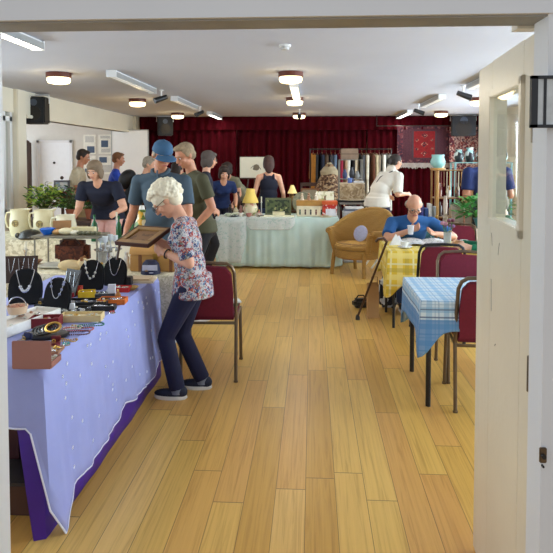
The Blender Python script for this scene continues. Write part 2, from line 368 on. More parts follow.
# ------------------------------------------------------------------ curtains
REDC = base('dark_red_curtain', s(64, 3, 13), 1, var=.12, nscale=8, spec=.1)
def curtain(name, label, x0, x1, z0, z1, y, amp, fold, depth=0):
    def f(u, v):
        x = x0 + (x1 - x0) * u; ph = x / fold * 2 * pi
        return V((x + .25 * amp * sin(ph * .37), y + amp * sin(ph) * (1 - .35 * v) + .3 * amp * sin(ph * .43 + 1), z0 + (z1 - z0) * v))
    return one(name, MB().sheet(f, int((x1 - x0) / fold * 10), 8), REDC, label, 'curtain', solid=.004)
curtain('stage_curtain', 'dark red gathered stage curtain, left half behind the standing people', -4.33, -1.9, .02, 2.36, 14.95, .05, .19)
curtain('stage_curtain', 'dark red gathered stage curtain in the middle, behind the clothes rail', -1.88, 1.35, .02, 2.36, 15.05, .05, .17)
curtain('stage_curtain', 'dark red gathered stage curtain on the right behind the hung rugs', 1.37, 4.15, .02, 2.36, 15.0, .05, .18)
curtain('curtain_valance', 'long dark red gathered valance along the top of the stage curtains', -4.33, 4.15, 2.31, 2.645, 14.86, .03, .21)

# ------------------------------------------------------------------ lamps
OPAL = base('opal_glass_lit', s(255, 240, 205), .4, var=.01, emit=(1, .80, .45), estr=3.2)
RING = base('brown_lamp_ring', s(98, 42, 26), .4, var=.1)
k0 = None
names = {(-3.07, 7.15): 'round brown-rimmed ceiling lamp nearest on the left', (-3.05, 10.37): 'round brown-rimmed ceiling lamp, middle of the left row', (-3.07, 13.6): 'round brown-rimmed ceiling lamp farthest left by the curtain',
         (-.26, 7.25): 'round ceiling lamp nearest in the middle row', (-.30, 10.3): 'round ceiling lamp second in the middle row', (-.30, 13.75): 'round ceiling lamp above the middle of the curtain',
         (2.82, 13.4): 'round ceiling lamp above the large red rug', (2.84, 10.5): 'round ceiling lamp half hidden by the open door', (2.82, 7.2): 'round ceiling lamp seen through the door glass'}
for (x, y), lb in names.items():
    if k0 is None:
        k0 = thing('ceiling_lamp', lb, 'lamp', (x, y, ZC - .001), 0, 'round ceiling lamps')
        MB().lathe([(.1, -.0), (.15, -.0), (.15, -.055), (.138, -.06), (.1, -.06)]).out('rim', RING, k0)
        MB().lathe([(.08, -.05), (.135, -.055), (.14, -.09), (.125, -.12), (.07, -.133), (.0, -.135)]).out('diffuser', OPAL, k0)
    else: dup(k0, (x, y, ZC - .001), 0, lb)
    l = bpy.data.lights.new('lamp_bulb', 'POINT'); l.energy = 4; l.color = (1, .78, .42); l.shadow_soft_size = .1
    o = bpy.data.objects.new('lamp_bulb', l); COL.objects.link(o); o.location = (x, y, ZC - .26)
TUBE = base('lit_tube', s(255, 250, 235), .4, var=.01, emit=(1, .97, .88), estr=5)
TUBEW = base('unlit_tube_glow', s(240, 240, 236), .35, var=.01, emit=(1, .98, .92), estr=.12)  # for strips that are off: a faint glow put into the material
def strip(x, y0, y1, lit, label, rz=0):
    k = thing('strip_light', label, 'lamp', (x, (y0 + y1) / 2, ZC - .001), rz, 'fluorescent strip lights'); L = (y1 - y0) / 2
    MB().b2((-.05, -L, -.035), (.05, L, 0), .006).out('housing', WHITE, k, False)
    m = MB().b2((-.062, -L, -.075), (-.05, L, -.02)).b2((.05, -L, -.075), (.062, L, -.02)); m.out('reflector', base('grey_enamel', s(170, 172, 172), .3, .3, var=.03), k, False)
    MB().b2((-.045, -L + .03, -.078), (.045, L - .03, -.036), .012).out('diffuser', TUBE if lit else TUBEW, k, False)
    for sy in (-1, 1): MB().b2((-.06, sy * L - .012, -.082), (.06, sy * L + .012, 0)).out('end_cap', WHITE, k, False)
    if lit: area('strip_glow', (x, (y0 + y1) / 2, ZC - .09), (0, 0, 0), .1, 2 * L, 14, (1, .96, .86))
strip(-2.42, 3.5, 5.2, True, 'bright lit strip light at the near left of the ceiling')
strip(-2.35, 6.95, 8.75, False, 'unlit strip light, first of the left row past the bright one')
strip(-2.29, 9.9, 11.7, False, 'unlit strip light in the left row, before the lit far one')
strip(-2.27, 13.2, 14.7, True, 'lit strip light at the far left end by the curtain')
strip(-.25, 8.1, 9.9, True, 'lit strip light between two round lamps in the middle row')
strip(2.19, 6.9, 8.5, False, 'strip light on the right partly hidden by the door')
strip(2.09, 9.86, 11.5, False, 'unlit strip light on the right between two black spotlights')
strip(2.08, 13.0, 14.7, True, 'lit strip light on the right above the rugs')
def spot(x, y, label, rz=0):
    k = thing('spotlight', label, 'spotlight', (x, y, ZC - .001), rz, 'small black ceiling spotlights')
    MB().cyl((0, 0, 0), (0, 0, -.1), .012).cyl((0, 0, 0), (0, 0, -.015), .035).out('stem', WHITE, k)
    MB().cyl((-.09, -.06, -.17), (.07, .05, -.10), .045, .035).out('lamp_head', BLACK, k)
spot(-2.28, 9.0, 'small black spotlight past the first left strip light'); spot(-2.25, 11.95, 'small black spotlight beside the second left strip light', .4)
spot(2.15, 8.75, 'small black spotlight on the right nearest the door', 2.6); spot(2.05, 11.8, 'small black spotlight on the right by the rugs', 2.6); spot(-.27, 12.7, 'small dark spotlight in the middle near the curtain', 1)
k = thing('smoke_detector', 'small white smoke detector on the ceiling near the doorway', 'smoke detector', (-.25, 5.5, ZC - .001))
MB().lathe([(.0, 0), (.055, 0), (.055, -.02), (.0, -.02)]).out('base', WHITE, k); MB().lathe([(.0, -.02), (.04, -.02), (.035, -.045), (.0, -.05)]).out('sensor', C(190, 190, 190), k)
def speaker(loc, d, rz, label):
    k = thing('loudspeaker', label, 'loudspeaker', loc, rz)
    MB().b2((-d[0] / 2, -d[1], -d[2]), (d[0] / 2, 0, 0), .02).out('cabinet', BLACK, k, False)
    MB().b2((-d[0] / 2 + .02, -d[1] - .008, -d[2] + .02), (d[0] / 2 - .02, -d[1], -.02)).out('grille', base('speaker_grille', s(26, 30, 38), .7, var=.3, nscale=90), k, False)
    MB().cyl((0, -d[1] - .012, -d[2] * .62), (0, -d[1] - .006, -d[2] * .62), d[0] * .34).out('woofer', DKSTEEL, k)
    MB().cyl((0, -d[1] - .012, -d[2] * .22), (0, -d[1] - .006, -d[2] * .22), d[0] * .16).out('tweeter', base('tweeter_blue', s(70, 80, 100), .4), k)
    MB().tube([(-d[0] / 2 - .02, -.1, -.1), (-d[0] / 2 - .02, -.1, .035), (d[0] / 2 + .02, -.1, .035), (d[0] / 2 + .02, -.1, -.1)], .012, 6).out('bracket', WHITE, k)
speaker((at(39.5, 110, 9.5).x, 9.5, 2.59), (.33, .27, .43), .12, 'black loudspeaker hung beside the cream pillar on the left')
speaker((-3.62, 14.6, 2.60), (.36, .28, .44), .3, 'black loudspeaker at the far left beside the stage curtain')
speaker((3.60, 14.66, 2.60), (.55, .3, .46), -.15, 'black loudspeaker at the far right above the patterned rug')

# ------------------------------------------------------------------ rugs on the wall
def rug(name, label, x0, x1, z0, z1, y, field, cols, fringe):
    k = thing(name, label, 'rug', ((x0 + x1) / 2, y, z1)); W = (x1 - x0); H = z1 - z0
    def nest(nm, a, b, mt, dy):
        MB().b2((-W / 2 + a, -dy, -H + b), (W / 2 - a, .0, -b)).out(nm, mt, k, False)
    nest('border', 0, 0, patterned(name + '_border_' + str(x0), cols, [0, .3, .55, .75, .9], 26, .95), .012)
    for i, (mt, a) in enumerate(field): 
        nest('field' if i else 'inner_border', a, a * (.55 if fringe and i < 1 else .32), mt, .016 + .004 * i)
    MD = patterned(name + '_motif' + str(x0), [s(150, 44, 36), s(180, 140, 116), s(60, 20, 40)], [0, .4, .7], 40, .95)
    fw = (W / 2 - field[-1][1]) * (.9 if fringe else .5)
    MI = C(70, 20, 34, .95)
    for j in range(3):
        for i in (-1, 0, 1):
            r = .085 if i == 0 else .05; cx = i * fw * .8; cz = -H / 2 + (j - 1) * H * .24 + (0 if i == 0 else H * .12)
            if i and j == 2: continue
            di = lambda q, y0, y1: MB().prism([(cx - r * q, cz), (cx, cz + r * q * .85), (cx + r * q, cz), (cx, cz - r * q * .85)], y0, y1)
            d = di(1, -.031, -.018).out('diamond_motif', MD, k, False)
            di(.72, -.034, -.030).out('diamond_field', MI, d, False); di(.35, -.037, -.033).out('diamond_centre', MD, d, False)
    if fringe:
        m = MB()
        for i in range(60):
            x = -W / 2 + W * (i + .5) / 60; m.b2((x - .009, -.01, -H - .10 - random.random() * .05), (x + .007, .0, -H))
        m.out('fringe', C(176, 166, 160), k, False)
STR = patterned('rug_stripes', [s(58, 24, 38), s(104, 44, 50), s(46, 26, 46), s(120, 84, 84), s(66, 26, 40)], [0, .35, .5, .78, .86], 9, .95, 'wave', axis='X', dist=1.2)
rug('hung_rug', 'large dark red rug with bright red centre hung on the curtain', 2.07, 3.38, 1.50, 2.40, 14.84, [(STR, .14), (C(52, 22, 36), .36), (base('rug_red', s(124, 18, 24), .95, var=.3, nscale=30), .40)], [s(66, 28, 42), s(92, 40, 50), s(48, 26, 46), s(110, 74, 76), s(56, 30, 44)], True)
rug('hung_rug', 'pale and rust patterned rug hung right of the large dark one', 3.30, 4.12, 1.35, 2.36, 14.70, [(patterned('rug_pale', [s(150, 112, 104), s(100, 40, 44), s(166, 140, 130), s(60, 34, 46)], [0, .3, .55, .8], 34, .95), .12)], [s(140, 70, 66), s(190, 150, 140), s(90, 30, 40), s(200, 170, 150), s(80, 40, 60)], False)
one('curtain_rail', MB().cyl((1.55, 14.6, 2.39), (4.15, 14.6, 2.39), .012).cyl((1.55, 14.6, 2.39), (1.55, 14.6, 2.65), .008).cyl((4.1, 14.6, 2.39), (4.1, 14.6, 2.65), .008), DKSTEEL, 'thin dark rail hung from the ceiling in front of the rugs', 'rail')

# ------------------------------------------------------------------ annex furniture on the left
def board(name, label, cat, x0, x1, z0, z1, y, face, blocks, frame=.0):
    k = thing(name, label, cat, ((x0 + x1) / 2, y, z0)); W = x1 - x0; H = z1 - z0
    MB().b2((-W / 2, -.012, 0), (W / 2, -.002, H)).out('sheet', face, k, False)
    for (a, b, c, d, mt) in blocks:
        MB().b2((-W / 2 + a * W, -.015, b * H), (-W / 2 + c * W, -.011, d * H)).out('printed_block', mt, k, False)
PAP = C(232, 228, 214, .7); INK = C(70, 86, 110, .7); TXT = patterned('printed_text', [s(226, 222, 210), s(150, 150, 150)], [0, .55], 40, .8, 'wave', axis='Z')
board('notice', 'cream notice with a dark photo at its foot on annex wall', 'notice', -5.68, -5.37, 1.72, 2.2, 14.65, PAP, [(.15, .6, .85, .92, TXT), (.3, .06, .9, .4, INK)])
board('notice', 'cream notice with a blue picture in its middle on annex wall', 'notice', -5.30, -4.95, 1.72, 2.2, 14.65, PAP, [(.15, .8, .85, .94, TXT), (.2, .35, .7, .7, INK), (.2, .08, .85, .28, TXT)])
board('notice', 'cream notice lower down between the beige and blue shirted men', 'notice', -5.68, -5.37, 1.22, 1.68, 14.65, PAP, [(.1, .1, .5, .3, INK), (.4, .4, .95, .8, TXT)])
board('notice', 'cream notice with a blue band just under the blue picture notice', 'notice', -5.30, -4.95, 1.22, 1.68, 14.65, PAP, [(.05, .62, .6, .92, INK), (.1, .1, .9, .5, TXT)])
k = thing('whiteboard', 'large white board standing left of the stage curtain', 'whiteboard', (-4.35, 14.2, 0))
MB().b2((-.45, -.02, .95), (.42, 0, 2.28)).out('panel', base('whiteboard_face', s(238, 238, 236), .35, var=.01), k, False)
m = MB(); m.b2((-.47, -.03, .93), (-.45, .01, 2.3)).b2((.42, -.03, .93), (.44, .01, 2.3)).b2((-.47, -.03, .93), (.44, .01, .95)).b2((-.47, -.03, 2.28), (.44, .01, 2.3)); m.out('frame', C(170, 172, 172, .4), k, False)
for x in (-.4, .37): MB().cyl((x, 0, 0), (x, 0, .95), .015).b2((x - .02, -.25, 0), (x + .02, .25, .03)).out('leg', DKSTEEL, k, False)
# narrow bookcase with a row of small books
k = thing('narrow_bookcase', 'tall narrow dark bookcase against the annex wall', 'bookcase', (-7.02, 14.35, 0))
m = MB(); m.b2((-.09, -.12, 0), (-.07, .12, 2.0)).b2((.07, -.12, 0), (.09, .12, 2.0)).b2((-.09, .10, 0), (.09, .12, 2.0)); m.ell((0, 0, 2.0), (.09, .12, .07)); m.out('frame', DWOOD, k, False)
for i in range(7): MB().b2((-.07, -.12, .1 + i * .28), (.07, .1, .115 + i * .28)).out('shelf', DWOOD, k, False)
bc = [(150, 40, 40), (200, 200, 190), (120, 60, 60), (60, 70, 90), (190, 170, 130), (110, 30, 36)]
for i in range(6):
    for j in range(3):
        c = bc[(i * 2 + j) % 6]
        m = MB(); m.b2((-.02, -.07, 0), (.018, .07, .17 + .01 * j)); one('book', m, C(*c), 'small book in the tall narrow dark bookcase', 'book', (-7.02 - .043 + j * .043, 14.33, .115 + i * .28 + .001), 0, 'books in the narrow bookcase', False)

# people builder ---------------------------------------------------------------
def remesh(mb, name, mats, parent, vox, smooth=4, fac=.5):
    me = bpy.data.meshes.new('tmp'); mb.bm.to_mesh(me); mb.bm.free(); o = bpy.data.objects.new('tmp', me); COL.objects.link(o)
    q = o.modifiers.new('r', 'REMESH'); q.mode = 'VOXEL'; q.voxel_size = vox; q.use_smooth_shade = True
    if smooth: q = o.modifiers.new('s', 'SMOOTH'); q.iterations = smooth; q.factor = fac
    dg = bpy.context.evaluated_depsgraph_get(); dg.update()
    nm = bpy.data.meshes.new_from_object(o.evaluated_get(dg)); bpy.data.objects.remove(o); bpy.data.meshes.remove(me)
    nm.materials.clear(); nm.materials.append(mats); nm.name = name
    for p in nm.polygons: p.use_smooth = True
    r = bpy.data.objects.new(name, nm); COL.objects.link(r); r.parent = parent; return r
def ik(a, b, l1, l2, pole):
    d = b - a; D = min(d.length, (l1 + l2) * .995); dn = d.normalized(); b = a + dn * D
    x = (l1 * l1 - l2 * l2 + D * D) / (2 * D); h = sqrt(max(l1 * l1 - x * x, 0)); p = V(pole); p = (p - dn * p.dot(dn)).normalized()
    return a + dn * x + p * h, b
def person(label, x, y, face, H=1.7, lean=0, hp=20, hy=0, hipz=None, L=None, R=None, feet=None, fem=False, wide=1.0,
           top=None, sleeve=.55, bottom=None, shoe=None, hair='short', hairm=None, skm=None, vox=.010, hem=.0, glasses=False,
           curlL=.5, curlR=.5, nL=None, nR=None, legs=True, collar=None, sit=False, details=True, cap=None, hipy=0, hs=1.04, tank=False, pole=(.28, -.8, -.5), twist=0, kneeL=None, kneeR=None):
    k = H / 1.75; K = k * hs; root = thing('person', label, 'person', (x, y, 0), radians(face)); lr = radians(lean)
    up = lambda a: V((0, sin(a), cos(a)))
    hz = (hipz if hipz is not None else .93 * k); hip = V((0, hipy, hz))
    waist = hip + up(lr * .5) * .17 * k; chest = waist + up(lr) * .19 * k; nb = chest + up(lr * 1.05) * .19 * k
    hpr = radians(hp); na = (lr + hpr) * .5
    HM = Matrix.Rotation(radians(hy), 3, 'Z') @ Matrix.Rotation(-hpr, 3, 'X')
    hb = nb + up(na) * .075 * k; hc = hb + HM @ V((0, .018, .105)) * K
    SW = (.165 if fem else .185) * k * wide; TM = Matrix.Rotation(-lr, 3, 'X') @ Matrix.Rotation(radians(twist), 3, 'Z')
    sh = {sd: nb + TM @ V((sd * SW, -.005, -.072 * k)) for sd in (-1, 1)}
    B = MB(); w_ = wide
    B.ell(chest, (.145 * k * w_, .100 * k * w_, .19 * k), TM); B.ell(waist, (.125 * k * w_, .095 * k * w_, .15 * k), TM)
    B.ell(hip, (.155 * k * w_, .115 * k * w_, .12 * k)); B.cap(nb + TM @ V((0, 0, -.035)) * k, sh[-1], .060 * k, .046 * k); B.cap(nb + TM @ V((0, 0, -.035)) * k, sh[1], .060 * k, .046 * k); B.ell(nb + TM @ V((0, .0, -.115)) * k, (.155 * k * w_, .088 * k * w_, .10 * k), TM); B.cap(nb - V((0, 0, .02)), hb + HM @ V((0, 0, .03)), .058 * k, .052 * k)
    hw = lambda v: hc + (HM @ V(v)) * K
    B.ell(hc + HM @ V((0, -.012, .022)) * K, (.074 * K, .092 * K, .088 * K), HM); B.ell(hw((0, .012, -.04)), (.060 * K, .070 * K, .070 * K), HM)
    B.ell(hw((0, .052, -.088)), (.028 * K, .024 * K, .022 * K), HM)                                   # chin
    B.cap(hw((0, .082, .012)), hw((0, .100, -.028)), .008 * K, .014 * K); B.ell(hw((0, .074, .022)), (.05 * K, .014 * K, .010 * K), HM)   # nose, brow
    for sd in (-1, 1):
        B.ell(hw((sd * .076, -.012, -.008)), (.010 * K, .020 * K, .032 * K), HM); B.ell(hw((sd * .042, .055, -.028)), (.022 * K, .02 * K, .02 * K), HM)
        B.ell(hw((sd * .014, .082, -.060)), (.016 * K, .010 * K, .006 * K), HM)
    hands = {}; elb = {}
    for sd, T in ((-1, L), (1, R)):
        tg = V(T) if T else sh[sd] + V((sd * .06, .06, -.52 * k))
        e, wr = ik(sh[sd], tg, .29 * k, .26 * k, (sd * pole[0], pole[1], pole[2])); elb[sd] = e; hands[sd] = wr
        B.cap(sh[sd], e, .048 * k * w_, .038 * k * w_); B.cap(e, e.lerp(wr, .35), .038 * k, .040 * k); B.cap(e.lerp(wr, .35), wr, .039 * k, .026 * k)
        d = (wr - e).normalized(); nn = (nL if sd < 0 else nR) or (-sd * .8, 0, -.6); nn = V(nn); nn = (nn - d * nn.dot(d)).normalized(); sv = nn.cross(d) * (1 if sd > 0 else -1)
        if sv.z < -.2 and False: sv = -sv
        cu = curlL if sd < 0 else curlR; q = k * 1.0; r = max(.0085 * q, vox * .9)
        for i in range(4):
            off = (.030 - .020 * i) * q; kn = wr + d * (.082 - .004 * abs(i - 1)) * q + sv * off
            B.cap(wr + sv * off * .6, kn, .014 * q, .011 * q, 8); fl = [.066, .074, .068, .054][i] * q
            d1_ = (d * cos(cu) + nn * sin(cu)); p1 = kn + d1_ * fl * .5; d2 = (d * cos(2.1 * cu) + nn * sin(2.1 * cu)); p2 = p1 + d2 * fl * .5
            B.cap(kn, p1, r * 1.05, r, 8); B.cap(p1, p2, r, r * .85, 8)
        t0 = wr + sv * .018 * q + d * .018 * q; t1 = t0 + (sv * .036 + d * .030 + nn * .010) * q; t2 = t1 + (d * .032 + sv * .006 + nn * .018) * q
        B.cap(t0, t1, .014 * q, .011 * q, 8); B.cap(t1, t2, .011 * q, .0085 * q, 8)
    kn_ = {}; an = {}; hj = {}
    for i, sd in enumerate((-1, 1)):
        hj[sd] = hip + V((sd * .085 * k, 0, -.03 * k)); ft = V(feet[i]) if feet else V((sd * .10, 0, 0)); a = ft + V((0, 0, .085 * k)); an[sd] = a
        kn_[sd], an[sd] = ik(hj[sd], a, .44 * k, .43 * k, (sd * .08, 1, .1 if not sit else .9)); kk = kn_[sd]
        if legs:
            B.cap(hj[sd], kk, .080 * k * w_, .055 * k); B.cap(kk, kk.lerp(an[sd], .35), .054 * k, .055 * k); B.cap(kk.lerp(an[sd], .35), an[sd], .054 * k, .036 * k)
            B.cap(an[sd] + V((0, -.02, -.045)) * k, an[sd] + V((0, .12, -.055)) * k, .034 * k, .028 * k)
    body = remesh(B, 'body', skm or SK1, root, vox)
    # shirt
    if top:
        g = .014; S = MB()
        S.ell(chest + V((0, 0, -.01)), (.158 * k * w_, .116 * k * w_, .19 * k), TM); S.ell(waist, (.145 * k * w_, .115 * k * w_, .17 * k), TM)
        if not tank:
            for sd in (-1, 1): S.cap(nb + TM @ V((0, 0, -.040)) * k, sh[sd], .070 * k, .056 * k)
            S.ell(nb + TM @ V((0, .0, -.12)) * k, (.166 * k * w_, .102 * k * w_, .10 * k), TM)
        else:
            for sd in (-1, 1): S.tube([chest + TM @ V((sd * .09, .10, .08)) * k, nb + TM @ V((sd * .085, .03, -.005)) * k, nb + TM @ V((sd * .085, -.06, -.03)) * k, chest + TM @ V((sd * .085, -.10, .08)) * k], .018 * k, 8)
        if fem:
            for sd in (-1, 1): S.ell(chest + TM @ V((sd * .07, .075, .02)) * k, .062 * k)
        elif wide > 1.08: S.ell(waist + V((0, .05, -.01)), (.12 * k * w_, .10 * k * w_, .14 * k))
        S.lathe([(.1, .02), (.160 * w_, .02), (.182 * w_, -.10 - hem), (.174 * w_, -.105 - hem), (.06, -.10 - hem)][::-1], hip + V((0, -.01, .05)), 26, k, k * .86)
        S.ell(hip.lerp(waist, .35), (.158 * k * w_, .125 * k * w_, .13 * k))
        for sd in (-1, 1):
            if tank: continue
            if sleeve <= 1:
                e = sh[sd].lerp(elb[sd], sleeve); S.ell(sh[sd], .058 * k * w_); S.cyl(sh[sd], e, .057 * k * w_, .060 * k * w_, 20)
            else:
                S.cap(sh[sd], elb[sd], .058 * k, .050 * k); S.cap(elb[sd], hands[sd].lerp(elb[sd], .35), .052 * k, .044 * k); S.cyl(elb[sd], hands[sd].lerp(elb[sd], .06), .05 * k, .04 * k)
        # folds
        remesh(S, 'shirt', top, root, vox, 11)
        if collar:
            q = MB(); q.tube([nb + TM @ V((cos(a) * .072, sin(a) * .068 + .006, .030 - .035 * max(0, sin(a))) ) * k for a in [2 * pi * i / 22 for i in range(22)]], .017 * k, 8, closed=True); q.out('collar', collar, root)
    if bottom and legs:
        P = MB(); P.ell(hip, (.168 * k * w_, .132 * k * w_, .13 * k)); P.cyl(hip, hip + V((0, 0, .10)), .13 * k, .12 * k)
        for sd in (-1, 1):
            P.ell(hj[sd], .098 * k * w_); P.cap(hj[sd], kn_[sd], .096 * k * w_, .068 * k); P.cyl(kn_[sd], an[sd] + V((0, 0, .0)), .070 * k, .066 * k, 20)
            if not sit: P.ell(hip + V((sd * .06, -.05, -.03)) * k, .09 * k * w_)
        remesh(P, 'trousers', bottom, root, vox, 4)
        for sd in (-1, 1):
            a = an[sd]; z0 = a.z - .085 * k
            so = MB(); so.ell(V((a.x, a.y + .06 * k, z0 + .045 * k)), (.046 * k, .135 * k, .038 * k)); so.ell(V((a.x, a.y - .03 * k, z0 + .06 * k)), (.044 * k, .055 * k, .052 * k)); so.b2((a.x - .03 * k, a.y - .05 * k, z0 + .02), (a.x + .03 * k, a.y + .12 * k, z0 + .04))
            so = remesh(so, 'shoe', shoe or BLACK, root, .006, 2)
            sl = MB(); sl.lathe([(.0, 0), (.9, 0), (1, .012), (.97, .026), (.0, .026)], (a.x, a.y + .055 * k, z0 + .0), 28, .050 * k, .140 * k); sl.out('sole', C(225, 222, 216, .6) if details else DKSTEEL, so)
    # hair
    if hair and hairm:
        Hh = MB(); hwv = 0
        if hair == 'short' or hair == 'cap':
            if hair == 'short': Hh.ell(hw((0, -.026, .036)), (.084 * K, .092 * K, .084 * K), HM); Hh.ell(hw((0, -.055, -.015)), (.074 * K, .058 * K, .062 * K), HM)
            for sd in (-1, 1): Hh.ell(hw((sd * .070, -.005, .012)), (.013 * K, .032 * K, .030 * K), HM)
            if hair == 'short': Hh.ell(hw((0, .02, .088)), (.066 * K, .060 * K, .026 * K), HM)
        elif hair == 'bald':
            Hh.tube([hw((cos(a) * .079, -.012 + sin(a) * .092, -.004 + .012 * sin(a))) for a in [pi + pi * i / 12 for i in range(13)]], .018 * K, 8); 
        elif hair == 'bob':
            Hh.ell(hw((0, -.022, .034)), (.092 * K, .100 * K, .090 * K), HM); Hh.ell(hw((0, -.05, -.04)), (.086 * K, .06 * K, .09 * K), HM)
            for sd in (-1, 1): Hh.ell(hw((sd * .076, .0, -.035)), (.022 * K, .052 * K, .075 * K), HM)
            Hh.ell(hw((0, .045, .075)), (.06 * K, .045 * K, .03 * K), HM)
        elif hair == 'long':
            Hh.ell(hw((0, -.022, .034)), (.092 * K, .100 * K, .090 * K), HM); Hh.ell(hw((0, -.07, -.07)), (.08 * K, .045 * K, .13 * K), HM)
            for sd in (-1, 1): Hh.ell(hw((sd * .074, -.02, -.03)), (.024 * K, .045 * K, .08 * K), HM)
        elif hair == 'bun':
            Hh.ell(hw((0, -.024, .034)), (.087 * K, .097 * K, .086 * K), HM); Hh.ell(hw((0, -.05, -.01)), (.075 * K, .06 * K, .065 * K), HM); Hh.ell(hw((0, -.135, -.01)), (.035 * K, .04 * K, .05 * K), HM)
        elif hair == 'curly':
            Hh.ell(hw((0, -.022, .036)), (.092 * K, .100 * K, .088 * K), HM); rnd = random.Random(3); Hh.ell(hw((0, -.055, -.02)), (.08 * K, .06 * K, .07 * K), HM)
            nC = 150
            for i in range(nC):
                ph = i * 2.39996; zc = 1 - 1.55 * (i + .5) / nC; rr = sqrt(max(0, 1 - zc * zc)); v = V((cos(ph) * rr, sin(ph) * rr, zc))
                if v.y > .30 and v.z < .52: continue
                if v.y > -.25 and v.z < -.05 - (0 if v.y < .1 else -.2): continue
                Hh.ell(hw((v.x * .096, -.024 + v.y * .106, .028 + v.z * .098)), (.017 + rnd.random() * .012) * K, sub=1)
        remesh(Hh, 'hair', hairm, root, max(.0045 if hair == 'curly' else .006, vox * .6), 0 if hair == 'curly' else 3)
    if cap:
        cc = MB(); cc.lathe([(.001, .072), (.03, .069), (.056, .056), (.076, .032), (.084, .004), (.087, -.018), (.084, -.026), (.05, -.026)][::-1], (0, 0, 0), 30, k * 1.02, k * 1.14, HM.to_4x4())
        cc.xf(Matrix.Translation(hw((0, -.008, .052)))); c = cc.out('cap', cap, root)
        def bf(u, v):
            a = (u - .5) * 1.7; r = .086 + v * .085 * cos(a * 1.25); return hw((sin(a) * r * .93, cos(a) * r * 1.08 - .01, .030 - .020 * v - .02 * (sin(a) ** 2)))
        MB().sheet(bf, 16, 5).out('peak', cap, c, solid=.006)
        MB().ell(hw((0, -.008, .126)), .008 * k, sub=2).out('button', cap, c)
    if glasses:
        gm = MB()
        for sd in (-1, 1):
            gm.tube([hw((sd * .034 + cos(a) * .026, .096, .0 + sin(a) * .020)) for a in [2 * pi * i / 16 for i in range(16)]], .0022 * K * (1.5 if not details else 1), 6, closed=True)
            gm.tube([hw((sd * .060, .095, .004)), hw((sd * .080, .05, .004)), hw((sd * .084, -.01, .002))], .002 * K, 6)
        gm.tube([hw((-.008, .098, .004)), hw((.008, .098, .004))], .002, 6); gm.out('glasses', DKSTEEL, root)
    if details:
        for sd in (-1, 1):
            e = MB().ell(hw((sd * .032, .078, .002)), (.0115 * K, .008 * K, .0065 * K), HM, 2).out('eye', C(236, 234, 230, .2), root)
            MB().ell(hw((sd * .032, .0835, .001)), .0062 * K, sub=2).out('iris', C(60, 50, 44, .2), e)
            MB().tube([hw((sd * (.015 + .008 * i), .088 - .003 * i, .024 + .003 * sin(i))) for i in range(5)], .004 * K, 6).out('eyebrow', hairm or BLACK, root)
        MB().tube([hw((-.022, .086, -.058)), hw((-.01, .092, -.056)), hw((.01, .092, -.056)), hw((.022, .086, -.058))], .0045 * K, 6).out('lips', C(176, 96, 90, .5), root)
    return root, dict(hands=hands, elb=elb, nb=nb, hw=hw, sh=sh, chest=chest, hip=hip, an=an, TM=TM)
SK1 = skin('skin_fair', s(214, 158, 128)); SK2 = skin('skin_tanned', s(190, 128, 96)); SK3 = skin('skin_pale', s(226, 178, 150))
